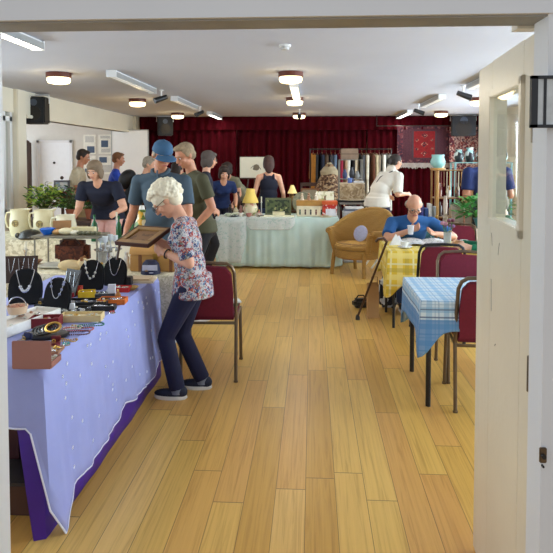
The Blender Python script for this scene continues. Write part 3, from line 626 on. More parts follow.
#PEOPLE
# ------------------------------------------------------------------ tables and cloths
def table(label, x0, x1, y0, y1, z=.74, leg=DKSTEEL, topm=WOOD, inset=.06, r=.013, name='folding_table'):
    k = thing(name, label, 'table', ((x0 + x1) / 2, (y0 + y1) / 2, 0)); a = (x1 - x0) / 2; b = (y1 - y0) / 2
    MB().b2((-a, -b, z - .03), (a, b, z), .004).out('tabletop', topm, k, False)
    for sx in (-1, 1):
        for sy in (-1, 1): MB().cyl((sx * (a - inset), sy * (b - inset), 0), (sx * (a - inset), sy * (b - inset), z - .028), r).out('leg', leg, k)
    MB().b2((-a + inset, -b + inset - .008, z - .07), (a - inset, -b + inset + .008, z - .03)).b2((-a + inset, b - inset - .008, z - .07), (a - inset, b - inset + .008, z - .03)).out('apron', leg, k, False)
    return k
HEM = []
def cloth(label, x0, x1, y0, y1, z, drops, mt, amp=.012, nw=9, corner=.0, name='tablecloth', group=None, seed=1, tips=None, gap=.008, flare=.04, hem=None, skip=None, cbl=.10, tipw=(.09, .09)):
    """drops = (front -y, right +x, back +y, left -x) lengths; tips = extra length at corners (fr, br, bl, fl)"""
    W = x1 - x0; D = y1 - y0; r = .02; pts = []
    def side(p, q, n, N, dr):
        for i in range(N): pts.append((V(p).lerp(V(q), i / N), V(n), dr, i / N))
    nx = max(12, int(W / .022)); ny = max(12, int(D / .022)); f, rr, bk, lf = drops
    segs = [((x0, y0), (x1, y0), (0, -1), nx, f), ((x1, y0), (x1, y1), (1, 0), ny, rr), ((x1, y1), (x0, y1), (0, 1), nx, bk), ((x0, y1), (x0, y0), (-1, 0), ny, lf)]
    tips = tips or (corner,) * 4
    per = []; tot = 0
    for si, (p, q, n, N, dr) in enumerate(segs):
        L = (V(q) - V(p)).length
        for i in range(N):
            t = i / N; pos = V(p).lerp(V(q), t); n2 = V(n); prv = segs[si - 1]; nxt = segs[(si + 1) % 4]
            dd = dr; cb = cbl
            if t * L < cb: w_ = .5 * (1 - t * L / cb); n2 = (V(n) * (1 - w_) + V(prv[2]) * w_).normalized(); dd = dr * (1 - w_) + prv[4] * w_
            if (1 - t) * L < cb: w_ = .5 * (1 - (1 - t) * L / cb); n2 = (V(n) * (1 - w_) + V(nxt[2]) * w_).normalized(); dd = dr * (1 - w_) + nxt[4] * w_
            tp = tips[(si - 1) % 4] * exp(-((t * L) / tipw[0]) ** 2) + tips[si] * exp(-(((1 - t) * L) / tipw[1]) ** 2)
            per.append((pos, n2, dd + tp, tot + t * L, V(n), si)); 
        tot += L
    bm = bmesh.new(); uvl = bm.loops.layers.uv.new('UVMap'); NV = 14; n = len(per); rnd = random.Random(seed); ph = rnd.random() * 6
    rows = []; uvs = {}
    for j in range(NV + 1):
        row = []
        for i, (pos, n2, dd, arc, nn, si) in enumerate(per):
            t = j / NV; d = dd * t; wv = (sin(arc * nw + ph) * .6 + sin(arc * nw * 2.3 + ph * 2) * .3 + sin(arc * nw * .41 + 1) * .4)
            hm = 0 if hem is None else hem * (sin(arc * 7 + ph) * .5 + sin(arc * 17 + 2) * .25) * t
            out = gap + flare * t * min(1, dd * 2) + amp * wv * min(1, t * 1.5) * min(1, dd * 3)
            out = max(out, .004)
            zz = z - max(0, (d + hm) - .004) if j else z
            v = bm.verts.new((pos.x + n2.x * out * (1 if j else .3), pos.y + n2.y * out * (1 if j else .3), zz)); row.append(v)
            uvs[v] = (pos.x + nn.x * d, pos.y + nn.y * d)
        rows.append(row)
    sk = skip or ()
    for j in range(NV):
        for i in range(n):
            if per[i][5] in sk: continue
            bm.faces.new((rows[j][i], rows[j + 1][i], rows[j + 1][(i + 1) % n], rows[j][(i + 1) % n]))
    bm.faces.new(rows[0])
    HEM[:] = [(v.co.copy(), per[i][5]) for i, v in enumerate(rows[-1])]
    for fc in bm.faces:
        fc.smooth = True
        for lp in fc.loops: lp[uvl].uv = uvs[lp.vert]
    bmesh.ops.recalc_face_normals(bm, faces=bm.faces)
    me = bpy.data.meshes.new(name); bm.to_mesh(me); bm.free(); me.materials.append(mt); o = bpy.data.objects.new(name, me); COL.objects.link(o)
    try: me.set_sharp_from_angle(angle=radians(60))
    except Exception: pass
    q = o.modifiers.new('solid', 'SOLIDIFY'); q.thickness = .002; q.offset = 1
    return tag(o, label, 'tablecloth', group)
ZT = .746
# A: jewellery table in the left foreground
table('long folding table under the white sheer cloth in the left foreground', -1.89, -1.155, 2.46, 4.32, topm=DWOOD)
cloth('deep purple cloth hanging to the floor beneath the white sheer cloth', -1.90, -1.15, 2.45, 4.33, .741, (.05, .735, .73, .3), base('purple_satin', s(64, 22, 140), .45, var=.15, nscale=6), .005, 10, tips=(.66, 0, 0, 0), seed=4, gap=.003, flare=.036, cbl=.05)
SHEER = base('sheer_white', s(184, 192, 250), .6, var=.03, nscale=8, alpha=.58)
sh_ = cloth('white sheer starred cloth draped over purple on the left foreground table', -1.902, -1.148, 2.448, 4.332, .7445, (.27, .58, .55, .25), SHEER, .012, 26, tips=(.19, .02, 0, 0), seed=2, gap=.022, flare=.060, hem=.05, cbl=.02, tipw=(.16, .015))
hp_ = [c for c, si in HEM if si in (0, 1)]
MB().tube(hp_, .0045, 6).out('hem', base('white_hem', s(224, 224, 240), .7, var=.02), sh_)
m = MB(); rs = random.Random(5)
for i in range(46):
    yy = 2.55 + rs.random() * 1.7; zz = .22 + rs.random() * .5; fr = (.7445 - zz) / .6; xx = -1.148 + .026 + .060 * fr
    m = MB()
    for a in range(3): m.box((xx + .016, yy, zz), (.002, .018, .0022), m=Matrix.Rotation(a * pi / 3, 4, 'X'))
    m.out('star_sequin', base('sequin', s(245, 246, 255), .3, .0, var=.02), sh_, False)
# under-table boxes
k = thing('storage_crate', 'dark maroon crate stored under the near end of the left table', 'crate', (-1.62, 2.95, 0)); MB().b2((-.2, -.15, .01), (.2, .15, .30), .01).out('body', C(74, 30, 40), k, False); MB().b2((-.21, -.16, .30), (.21, .16, .33), .005).out('lid', C(40, 24, 34), k, False)
k = thing('storage_crate', 'low brown box on the floor at the table end, left foreground', 'crate', (-1.42, 2.68, 0)); MB().b2((-.16, -.1, .0), (.16, .1, .14), .005).out('body', C(78, 48, 36), k, False); MB().b2((-.165, -.105, .14), (.165, .105, .155)).out('lid', C(58, 50, 50), k, False)
# B: table where the cap man stands
table('table behind the near jewellery table carrying the wooden chest', -2.35, -1.0, 4.40, 4.92, topm=LWOOD)
cloth('cream lace cloth on the table carrying the wooden chest', -2.36, -.99, 4.39, 4.93, .743, (.45, .3, .4, .4), patterned('cream_lace', [s(214, 204, 172), s(232, 224, 198), s(196, 186, 152)], [0, .4, .8], 60, .85), .012, 9, seed=5)
# C: far-left table with the cream jugs
BROC = patterned('brocade', [s(206, 196, 166), s(226, 218, 192), s(186, 176, 148)], [0, .45, .8], 34, .8, bump=.2)
table('table on the far left carrying three cream jugs', -3.75, -2.55, 6.25, 6.95)
cloth('cream brocade cloth under the three cream jugs on the far left', -3.76, -2.54, 6.24, 6.96, .743, (.5, .4, .4, .3), BROC, .016, 7, seed=8)
# E: table in front of the navy-top woman
table('table in front of the woman in the navy top', -2.45, -1.35, 6.0, 6.65)
cloth('pale cloth on the table in front of the woman in the navy top', -2.46, -1.34, 5.99, 6.66, .743, (.4, .4, .4, .4), base('ivory_cloth', s(226, 220, 200), .85, var=.04), .012, 8, seed=9)
# green table at the back
GRN = patterned('mint_cloth', [s(184, 212, 206), s(200, 224, 218), s(214, 234, 230)], [0, .5, 1], 7, .8, 'noise', inter='LINEAR')
table('back table under the pale green cloth', -1.34, .36, 8.80, 9.42)
gc = cloth('pale mint green cloth reaching the floor on the back table', -1.36, .38, 8.78, 9.44, .743, (.72, .70, .4, .7), GRN, .030, 24, seed=3, gap=.02, flare=.03)
LACE = patterned('white_lace', [s(232, 238, 234), s(200, 222, 214), s(240, 242, 240)], [0, .45, .6], 55, .8, alpha=.5)
def lace(lb, x0, x1, dep, seed): 
    return cloth(lb, x0, x1, 8.775, 9.1, .7465, (dep, 0.02, 0.01, 0.02), LACE, .012, 24, name='lace_runner', seed=seed, gap=.055, flare=.05, cbl=.02)
lace('white lace runner over the left corner of the mint green cloth', -1.37, -1.02, .66, 4)
lace('short white lace runner on the mint cloth under the green picture', -.92, -.30, .18, 5)
# yellow and blue cafe tables
YP = plaid('yellow_check', s(232, 196, 56), [(.0, .25, s(244, 222, 128), .8), (.35, .55, s(196, 168, 60), .6), (.7, .78, s(236, 228, 176), .8)], .20)
table('small cafe table under the yellow checked cloth', .73, 1.60, 5.68, 6.36, leg=BLACK, inset=.05)
cloth('yellow checked cloth on the cafe table of the man in blue', .72, 1.61, 5.67, 6.37, .743, (.30, .22, .22, .26), YP, .014, 9, tips=(.1, .1, .1, .16), seed=6)
BP = plaid('blue_check', s(212, 226, 234), [(.0, .32, s(120, 176, 214), .55), (.46, .52, s(150, 180, 200), .6), (.66, .74, s(90, 140, 180), .5)], .105, bands=[(1, 3.40, 3.735, s(52, 122, 186), .75), (1, 3.745, 3.755, s(60, 70, 110), .7), (1, 3.795, 3.803, s(60, 70, 110), .7), (0, .2, .60, s(52, 122, 186), .75), (0, .62, .63, s(60, 70, 110), .7)])
table('cafe table under the blue and white checked cloth', .715, 1.75, 3.87, 4.60, z=.705, leg=DKSTEEL, inset=.045, r=.017)
cloth('blue and white checked cloth on the nearest cafe table', .703, 1.76, 3.858, 4.612, .708, (.195, .22, .22, .22), BP, .012, 8, tips=(.05, .06, .14, .16), seed=7, flare=.03)
# other tables at the back
table('long dark table behind the mint table with mirrors and trinkets', -2.2, .35, 10.0, 10.5, topm=DWOOD)
table('table with teal cloth behind the seated man in blue', 1.26, 1.98, 7.75, 8.35)
cloth('teal and white cloth on the table behind the seated man', 1.25, 1.99, 7.74, 8.36, .743, (.3, .2, .2, .2), patterned('teal_cloth', [s(60, 116, 128), s(150, 186, 190), s(40, 90, 110)], [0, .5, .75], 12, .8), .012, 8, seed=10)
table('low oak drop-leaf table under the green pot plant', 1.45, 2.55, 6.95, 7.45, z=.80, topm=WOOD, leg=WOOD, r=.02, name='oak_table')
table('dark side table under the pot plants by the pillar', -4.1, -3.0, 8.0, 8.5, z=.76, topm=DWOOD, leg=DWOOD, r=.02, name='side_table')

# ------------------------------------------------------------------ chairs
def banquet(label, x, y, rz, metal, name='banquet_chair'):
    k = thing(name, label, 'chair', (x, y, 0), radians(rz), 'burgundy banquet chairs')
    def ends(sx): return [(sx * .20, -.235, 0), (sx * .20, -.215, .25), (sx * .20, -.20, .44), (sx * .198, -.225, .62), (sx * .192, -.262, .80)]
    pts = ends(-1) + [(-.175, -.272, .845), (-.14, -.278, .868), (0, -.280, .875), (.14, -.278, .868), (.175, -.272, .845)] + ends(1)[::-1]
    MB().tube(pts[2:-2], .0125, 8).out('back_frame', metal, k)
    for sx in (-1, 1):
        MB().cyl((sx * .20, -.20, .45), (sx * .20, -.245, 0.01), .0125).cyl((sx * .20, -.245, .012), (sx * .20, -.246, 0), .016).out('leg', metal, k)
        MB().cyl((sx * .20, .215, .44), (sx * .205, .25, .01), .0125).cyl((sx * .205, .25, .012), (sx * .205, .251, 0), .016).out('leg', metal, k)
    MB().tube([(-.20, -.20, .42), (-.20, .21, .43), (.20, .21, .43), (.20, -.20, .42)], .012, 8, closed=True).out('seat_frame', metal, k)
    MB().box((0, .01, .465), (.40, .43, .055), bev=.02).out('seat', BURG, k)
    m = MB(); o = [(-.18, .47), (.18, .47), (.183, .65), (.172, .80), (.13, .85), (0, .858), (-.13, .85), (-.172, .80), (-.183, .65)]
    m.prism(o, -.018, .018); bmesh.ops.bevel(m.bm, geom=list(m.bm.edges), offset=.006, segments=2, affect='EDGES')
    m.xf(Matrix.Translation((0, -.205, .46)) @ Matrix.Rotation(radians(10.5), 4, 'X') @ Matrix.Translation((0, 0, -.46)))
    m.out('backrest', BURG, k)
    return k
banquet('burgundy chair standing behind the curly white-haired woman', -.76, 4.49, 3, STEELB)
banquet('burgundy chair pushed under the near side of the blue checked table', 1.135, 4.05, -5, STEELB)
banquet('burgundy chair with bronze frame on the far side of the blue checked table', 1.19, 4.57, 179, STEELB)
banquet('burgundy chair with black frame at the near side of the yellow table', 1.14, 5.52, -3, BLACK)
banquet('burgundy chair of the seated man in the blue shirt', 1.08, 6.74, 180, DKSTEEL)
banquet('burgundy chair of the person in green beside the yellow table', 1.86, 5.80, 92, DKSTEEL)
banquet('empty burgundy chair behind the yellow table near the oak table', 1.62, 6.66, 170, STEELB)
k = thing('leaflets', 'green and white folded leaflets lying on the chair behind the woman', 'leaflet', (-.66, 4.52, .4935), .3); MB().b2((-.09, -.06, 0), (.09, .06, .03), .004).out('green_cover', C(40, 110, 70), k, False); MB().b2((-.03, -.08, .031), (.11, .03, .045), .003).out('white_leaflet', C(230, 232, 226), k, False)
# wicker tub chair
WICK = patterned('wicker', [s(124, 84, 32), s(188, 138, 60), s(212, 166, 84)], [0, .45, .8], 20, .55, 'wave', axis='Z', inter='LINEAR', bump=.8, dist=2)
k = thing('wicker_chair', 'honey coloured wicker tub chair with rolled back', 'chair', (.66, 8.42, 0), radians(141))
def wsh(u, v):
    a = radians(-212 + 244 * u); c = cos(a); sn = sin(a)      # open towards +y
    back = max(0, -sn); zt = .60 + .27 * back ** 1.2; z = .33 + (zt - .33) * v; r = .30 + .075 * v + .05 * back * v
    return V((c * r * 1.06, sn * r * 1.0 + .02, z))
MB().sheet(wsh, 40, 10).out('shell', WICK, k, solid=.03)
MB().tube([wsh(i / 40, 1) * 1.0 + V((0, 0, .0)) + V((cos(radians(-212 + 244 * i / 40)), sin(radians(-212 + 244 * i / 40)), 0)) * .03 for i in range(41)], .042, 10).out('rolled_rim', WICK, k)
MB().lathe([(.0, .34), (.27, .34), (.32, .37), (.32, .41), (.28, .44), (.0, .45)], (0, .03, 0), 32, 1.05, 1.0).out('seat', WICK, k)
MB().lathe([(.30, .24), (.325, .26), (.325, .36), (.30, .36)], (0, .03, 0), 32, 1.03, .98).out('apron', WICK, k)
for sx in (-1, 1):
    MB().tube([(sx * .25, .24, .34), (sx * .26, .26, .18), (sx * .27, .27, 0)], .028, 10).out('leg', WICK, k); MB().tube([(sx * .22, -.20, .34), (sx * .24, -.24, .15), (sx * .25, -.27, 0)], .026, 10).out('leg', WICK, k)
    MB().tube([wsh(0 if sx < 0 else 1, v / 6) + V((0, .015, 0)) for v in range(7)], .040, 10).out('arm_front', WICK, k)
k = thing('round_plate', 'small round pale blue plate propped on the wicker chair seat', 'plate', (.64, 8.36, .452), radians(141))
MB().lathe([(.0, -.012), (.10, -.012), (.115, .0), (.10, .008), (.0, .004)], m=Matrix.Translation((0, -.06, .115)) @ Matrix.Rotation(radians(-72), 4, 'X')).out('rim', base('china_blue', s(168, 172, 204), .3, var=.1, nscale=40), k)
# white folding stand behind the wicker chair
k = thing('folding_stand', 'white folding stand with crossed legs behind the wicker chair', 'stand', (1.06, 9.02, 0), .2)
for sx in (-1, 1):
    MB().tube([(-.22, sx * .15, 0), (.22, sx * .15, .62)], .014).out('leg', WHITE, k); MB().tube([(.22, sx * .13, 0), (-.22, sx * .13, .62)], .014).out('leg', WHITE, k)
MB().b2((-.26, -.2, .62), (.26, .2, .645), .005).out('tray', C(226, 216, 196), k, False)

# ------------------------------------------------------------------ jewellery and goods on the near left table
def bust(label, px, py, h, w_, rz, group='black velvet necklace busts', lean=14, beads=None, bl=None):
    p = gp(px, py, ZT); k = thing('necklace_bust', label, 'display bust', (p.x, p.y, ZT), rz)
    o = [(-.5, 0), (.5, 0), (.50, .35), (.47, .62), (.40, .76), (.30, .82), (.20, .86), (.155, 1), (-.155, 1), (-.20, .86), (-.30, .82), (-.40, .76), (-.47, .62), (-.50, .35)]
    o = [(-.46, 0), (.46, 0), (.52, .3), (.5, .62), (.42, .82), (.26, .94), (.12, 1.0), (-.12, 1.0), (-.26, .94), (-.42, .82), (-.5, .62), (-.52, .3)]
    m = MB().prism([(a * w_, b * h) for a, b in o], -.014, .014); bmesh.ops.bevel(m.bm, geom=list(m.bm.edges), offset=.008, segments=3, affect='EDGES')
    LM = Matrix.Rotation(radians(-lean), 4, 'X'); m.xf(LM); m.out('velvet_pad', VELV, k)
    MB().box((0, .055, h * .36), (w_ * .3, .006, h * .8), m=Matrix.Rotation(radians(14), 4, 'X')).out('easel_back', VELV, k, False)
    # necklace: its own thing, hanging on the bust
    nk = thing('necklace', bl, 'necklace', (p.x, p.y, ZT), rz); R = LM.to_3x3()
    def q(t):
        x = sin(t) * w_ * .27; z = h * (.95 - .58 * (1 - abs(sin(t)) ** 2.2) if abs(t) < pi / 2 else .95); return R @ V((x, -.019, z))
    pts = [R @ V((-w_ * .22, -.017, h * .97))] + [q(-pi / 2 + pi * i / 24) for i in range(25)] + [R @ V((w_ * .22, -.017, h * .97))]
    MB().tube(pts, .0026, 6).out('chain', SILVER, nk)
    cm, br, rng = beads
    for i in rng:
        MB().ell(pts[i] + R @ V((0, -.002, 0)), (br, br * .7, br * 1.1), sub=2).out('bead', cm, nk)
    return k
PEARL = C(222, 220, 206, .2); GREY = C(150, 156, 186, .2); 
bust('black velvet bust with a chunky silver flower necklace, leftmost', 25, 305, .215, .19, .25, beads=(SILVER, .011, range(9, 18)), bl='silver chain necklace with chunky flower links on the leftmost bust')
bust('black velvet bust with a grey bead necklace, nearest of the row', 56, 311, .19, .165, -.15, beads=(GREY, .008, (4, 6, 17, 19, 21, 22)), bl='long necklace with grey beads on the nearest bust')
bust('black velvet bust wearing a pearl and silver necklace, behind the yellow box', 91, 290, .20, .165, .1, beads=(PEARL, .008, (3, 4, 6, 8, 12, 16, 18)), bl='pearl and silver necklace on the bust behind the yellow box')
bust('black velvet bust with a thin silver chain, farthest along the table', 114, 286, .195, .165, -.1, beads=(SILVER, .004, (8, 13, 18)), bl='thin silver chain on the farthest bust')
def tray(name, label, cat, px, py, d, rz, mt, lid=None, items=None, lip=.006, z=ZT):
    p = gp(px, py, z); k = thing(name, label, cat, (p.x, p.y, z), rz); a, b, h = d[0] / 2, d[1] / 2, d[2]
    m = MB().b2((-a, -b, 0), (a, b, .004)); m.b2((-a, -b, 0), (-a + lip, b, h)).b2((a - lip, -b, 0), (a, b, h)).b2((-a, -b, 0), (a, -b + lip, h)).b2((-a, b - lip, 0), (a, b, h)); m.out('tray', mt, k, False)
    MB().b2((-a + lip, -b + lip, .004), (a - lip, b - lip, h * .6)).out('lining', lid or VELV, k, False)
    if items:
        m = MB(); rr = random.Random(int(px * 7 + py))
        mats = items; 
        for i in range(14):
            x = (rr.random() - .5) * (d[0] - .03); y = (rr.random() - .5) * (d[1] - .03); m.mi = rr.randrange(len(mats))
            if rr.random() < .5: m.ell((x, y, h * .6 + .006), (.009, .009, .007), sub=2)
            else: m.tube([(x + cos(t) * .013, y + sin(t) * .013, h * .6 + .004) for t in [2 * pi * j / 10 for j in range(10)]], .0025, 5, closed=True)
        tag(m.out('trinkets', mats, k), None, None)['kind'] = 'stuff'
    return k
TR = [GOLD, SILVER, C(60, 150, 110, .2), PEARL, C(190, 60, 50, .3)]
k = tray('jewellery_box', 'open pink-brown jewellery box, its lid raised toward the camera', 'jewellery box', 39, 364, (.15, .11, .025), .05, C(150, 96, 82), C(200, 160, 110), [GOLD, PEARL])
MB().b2((-.086, -.066, .0), (.076, -.056, .118), .003).out('lid', base('dusty_rose_board', s(158, 106, 94), .6, var=.03), k, False)
k = tray('ring_tray', 'small brown tray of gold rings beside the open jewellery box', 'tray', 50, 352, (.10, .10, .014), .1, C(160, 110, 80), C(190, 140, 100), [GOLD, SILVER])
# coil of dark bracelets on a black oval tray
p = gp(46, 337, ZT); k = thing('bracelet_tray', 'black oval tray with a coil of dark bangles behind the open jewellery box', 'tray', (p.x, p.y, ZT), .2)
MB().lathe([(.0, 0), (.10, 0), (.112, .014), (.104, .02), (.0, .010)], (0, 0, 0), 32, 1, .62).out('tray', BLACK, k)
for i in range(5): MB().tube([(-.03 + .016 * i + cos(t) * .034, sin(t) * .040, .030 + .004 * i + sin(t) * .012) for t in [2 * pi * j / 20 for j in range(20)]], .006, 8, closed=True).out('bangle', [BLACK, DKSTEEL, BLACK, C(60, 50, 50, .2), GOLD][i], k)
# maroon box of trinkets
k = tray('trinket_box', 'deep red box heaped with trinkets on the near left table', 'box', 46, 326, (.15, .09, .05), .15, base('deep_red_card', s(128, 24, 36), .5, var=.05), C(90, 20, 30), [GOLD, PEARL, SILVER, C(200, 120, 120)])
tray('bead_tray', 'long cream box of pale beads beside the deep red box', 'box', 82, 320, (.22, .10, .035), .12, C(222, 198, 146), C(226, 208, 164), [PEARL, GOLD, C(230, 226, 200)])
tray('display_tray', 'long white display case raised at the left edge of the table', 'display case', 22, 326, (.16, .42, .05), -.25, C(238, 234, 226), C(236, 226, 214), [C(190, 140, 110), SILVER, PEARL])
def strand(label, px, py, mt, L, rz, r=.0045, z=ZT):
    p = gp(px, py, z); k = thing('bead_strand', label, 'necklace', (p.x, p.y, z), rz); m = MB()
    n = int(L / (r * 2.2))
    for i in range(n):
        t = i / (n - 1); a = t * 2 * pi; m.ell((cos(a) * L * .17, sin(a) * L * .07 + .01 * sin(3 * a), r), r, sub=1)
    return m.out('beads', mt, k)
strand('strand of dark red and black beads lying beside the bracelets', 72, 334, C(90, 30, 30, .3), .5, .2)
strand('strand of coral beads laid nearest the table edge', 78, 330, C(190, 80, 70, .3), .45, .1)
strand('strand of green stones lying beside the long cream box', 91, 326, C(40, 120, 96, .3), .38, .5)
strand('strand of amber beads lying in front of the coral beads', 68, 341, C(206, 160, 80, .3), .25, 0)
strand('strand of pale pearls beside the red box', 68, 329, PEARL, .40, .4)
tray('velvet_tray', 'black velvet tray between the nearest bust and the yellow box', 'tray', 74, 312, (.2, .13, .02), .1, BLACK, VELV, [SILVER, PEARL])
tray('velvet_tray', 'dark navy tray of chains in front of the yellow box', 'tray', 88, 305, (.24, .12, .03), .12, BLACK, C(20, 22, 50), [SILVER, GOLD])
tray('velvet_tray', 'small black tray of silver pins by the orange box', 'tray', 104, 310, (.13, .07, .03), .1, BLACK, VELV, [SILVER])
tray('orange_tray', 'bright orange shallow box of jewellery on the table', 'box', 113, 303, (.16, .10, .03), .08, C(216, 110, 36), C(200, 120, 60), [GOLD, SILVER, PEARL])
tray('red_tray', 'small red box lid of brooches beside the orange box', 'box', 121, 291, (.12, .09, .03), .05, C(186, 34, 34), C(170, 40, 40), [SILVER, PEARL])
tray('yellow_box', 'bright yellow box of earrings in front of the pearl bust', 'box', 87, 297, (.10, .08, .04), .25, C(230, 190, 30), C(226, 190, 70), [SILVER, GOLD])
tray('coral_box', 'orange-red jewellery box left of the bright yellow box', 'box', 73, 294, (.11, .09, .045), .2, C(206, 70, 44), C(210, 120, 100), [SILVER, PEARL])
tray('open_book_box', 'flat open silver-edged case behind the navy tray', 'case', 99, 296, (.20, .08, .02), .3, C(60, 60, 64), C(150, 150, 140), [SILVER])
def carton(name, label, cat, px, py, d, rz, mt, z=ZT, extra=None, pos=None):
    p = gp(px, py, z) if pos is None else V(pos); k = thing(name, label, cat, (p.x, p.y, z), rz); a, b, h = d[0] / 2, d[1] / 2, d[2]
    MB().b2((-a, -b, 0), (a, b, h), min(d) * .06).out('body', mt, k, False)
    if extra: 
        for (nm, c0, c1, m2) in extra: MB().b2(c0, c1).out(nm, m2, k, False)
    return k
carton('price_card', 'small white upright card between the velvet trays and red box', 'card', 112, 296, (.045, .02, .075), .1, C(226, 226, 232))
carton('price_card', 'small white card standing at the near edge of the black tray', 'card', 72, 311, (.03, .02, .045), .1, C(232, 232, 236))
carton('gift_box', 'small black gift box left of the farthest bust stand', 'box', 72, 286, (.12, .08, .05), .1, BLACK, extra=[('silver_label', (-.03, -.042, .012), (.03, -.0405, .038), SILVER)])
carton('gift_box', 'black box standing between the farthest bust and the red box lid', 'box', 124, 285, (.11, .06, .06), 0, BLACK, extra=[('lid_edge', (-.056, -.031, .04), (.056, .031, .045), DKSTEEL)])
carton('cardboard_packet', 'pale flat cardboard packets at the far end of the near table', 'packet', 141, 281, (.20, .18, .015), .1, C(220, 200, 168), extra=[('top_packet', (-.08, -.07, .0155), (.07, .06, .028), C(206, 180, 146))])
def stand_card(label, px, py, w_, h, rz, bg, name='display_card'):
    p = gp(px, py, ZT); k = thing(name, label, 'display card', (p.x, p.y, ZT), rz); R = Matrix.Rotation(radians(-18), 4, 'X')
    MB().b2((-w_ / 2, -.004, 0), (w_ / 2, .004, h)).xf(R).out('board', bg, k, False); MB().box((0, .05, h * .38), (.02, .004, h * .8), m=Matrix.Rotation(radians(18), 4, 'X')).out('strut', bg, k, False)
    for i in range(3):
        x = -w_ * .3 + i * w_ * .3; MB().tube([(x - .02, -.006, h * .9), (x - .01, -.006, h * .5), (x, -.006, h * .35), (x + .01, -.006, h * .5), (x + .02, -.006, h * .9)], .002, 5).xf(R).out('chain', SILVER, k)
stand_card('dark card of chains with a white price corner, behind the leftmost bust', 20, 283, .22, .19, .2, base('dark_brown_card', s(60, 40, 32), .7))
stand_card('dark card of silver chains standing between two busts', 68, 296, .13, .17, -.5, DKSTEEL)
p = gp(12, 313, ZT + .05)
k = thing('basket', 'small wire-handled basket of shells on the white display case', 'basket', (p.x + .03, p.y, ZT + .051)); MB().lathe([(.0, 0), (.045, 0), (.055, .04), (.05, .04), (.04, .008), (0, .008)]).out('bowl', C(210, 180, 150), k); MB().tube([(cos(t) * .05, 0, .035 + sin(t) * .05) for t in [pi * i / 12 for i in range(13)]], .003, 6).out('handle', SILVER, k)
for i in range(6): MB().ell((cos(i) * .025, sin(i) * .025, .035), (.016, .013, .01), sub=2).out('shell', C(190, 130, 100), k)

# ------------------------------------------------------------------ goods on table B
k = thing('wooden_chest', 'honey wood chest with rounded lid under the picture the woman holds', 'chest', (-1.20, 4.66, ZT), 0)
MB().b2((-.20, -.14, 0), (.20, .14, .13), .006).out('body', LWOOD, k, False)
m = MB(); N = 14
m.prism([(-.14 + .28 * 0, .131)] + [(.14 * -cos(pi * i / N), .131 + .085 * sin(pi * i / N)) for i in range(1, N)] + [(.14, .131)], -.205, .205); m.xf(Matrix.Rotation(pi / 2, 4, 'Z')); m.out('lid', LWOOD, k)
for x in (-.12, .12): MB().b2((x - .012, -.146, 0), (x + .012, -.14, .13)).out('strap', WOOD, k, False)
MB().b2((-.02, -.15, .09), (.02, -.14, .14)).out('clasp', GOLD, k, False)
k = thing('printed_cap', 'navy cap with white and gold print resting against the wooden chest', 'cap', (-1.22, 4.455, ZT), .1)
MB().lathe([(.0, .105), (.04, .10), (.062, .075), (.072, .03), (.074, .0), (.06, .0)][::-1], seg=24).out('crown', base('navy_cap', s(22, 24, 56), .7), k)
for a, b, c, d, mt in ((-.05, .06, .035, .085, C(200, 200, 210)), (-.03, -.01, .03, .05, GOLD), (.0, .03, .015, .03, C(210, 210, 220))): MB().b2((a, -.077, c), (b, -.069, d - .01)).out('printed_patch', mt, k, False)
# frame held by the woman
k = thing('picture_frame', 'wooden picture frame held open by the curly white-haired woman', 'picture frame', (-1.155, 4.03, 1.085), radians(-24)); FM = Matrix.Rotation(radians(20), 4, 'X')
a, b = .135, .12
m = MB()
for c0, c1 in (((-a, -b, -.012), (a, -b + .045, .012)), ((-a, b - .045, -.012), (a, b, .012)), ((-a, -b + .045, -.012), (-a + .045, b - .045, .012)), ((a - .045, -b + .045, -.012), (a, b - .045, .012))): m.b2(c0, c1, .003)
m.xf(FM).out('frame', base('antique_gilt_wood', s(146, 110, 62), .4, var=.15), k, False)
m = MB()
for c0, c1 in (((-a - .008, -b - .008, -.014), (a + .008, -b, .014)), ((-a - .008, b, -.014), (a + .008, b + .008, .014)), ((-a - .008, -b, -.014), (-a, b, .014)), ((a, -b, -.014), (a + .008, b, .014))): m.b2(c0, c1)
m.xf(FM).out('dark_edge', DWOOD, k, False)
MB().b2((-a + .04, -b + .04, -.004), (a - .04, b - .04, .002)).xf(FM).out('picture', patterned('old_print', [s(90, 58, 30), s(122, 84, 46), s(70, 42, 22)], [0, .45, .75], 14, .5, 'noise'), k, False)
MB().tube([(-.125, -.02, -.02), (-.15, -.07, -.07), (-.155, -.09, -.16)], .009, 6).out('strap', DWOOD, k)
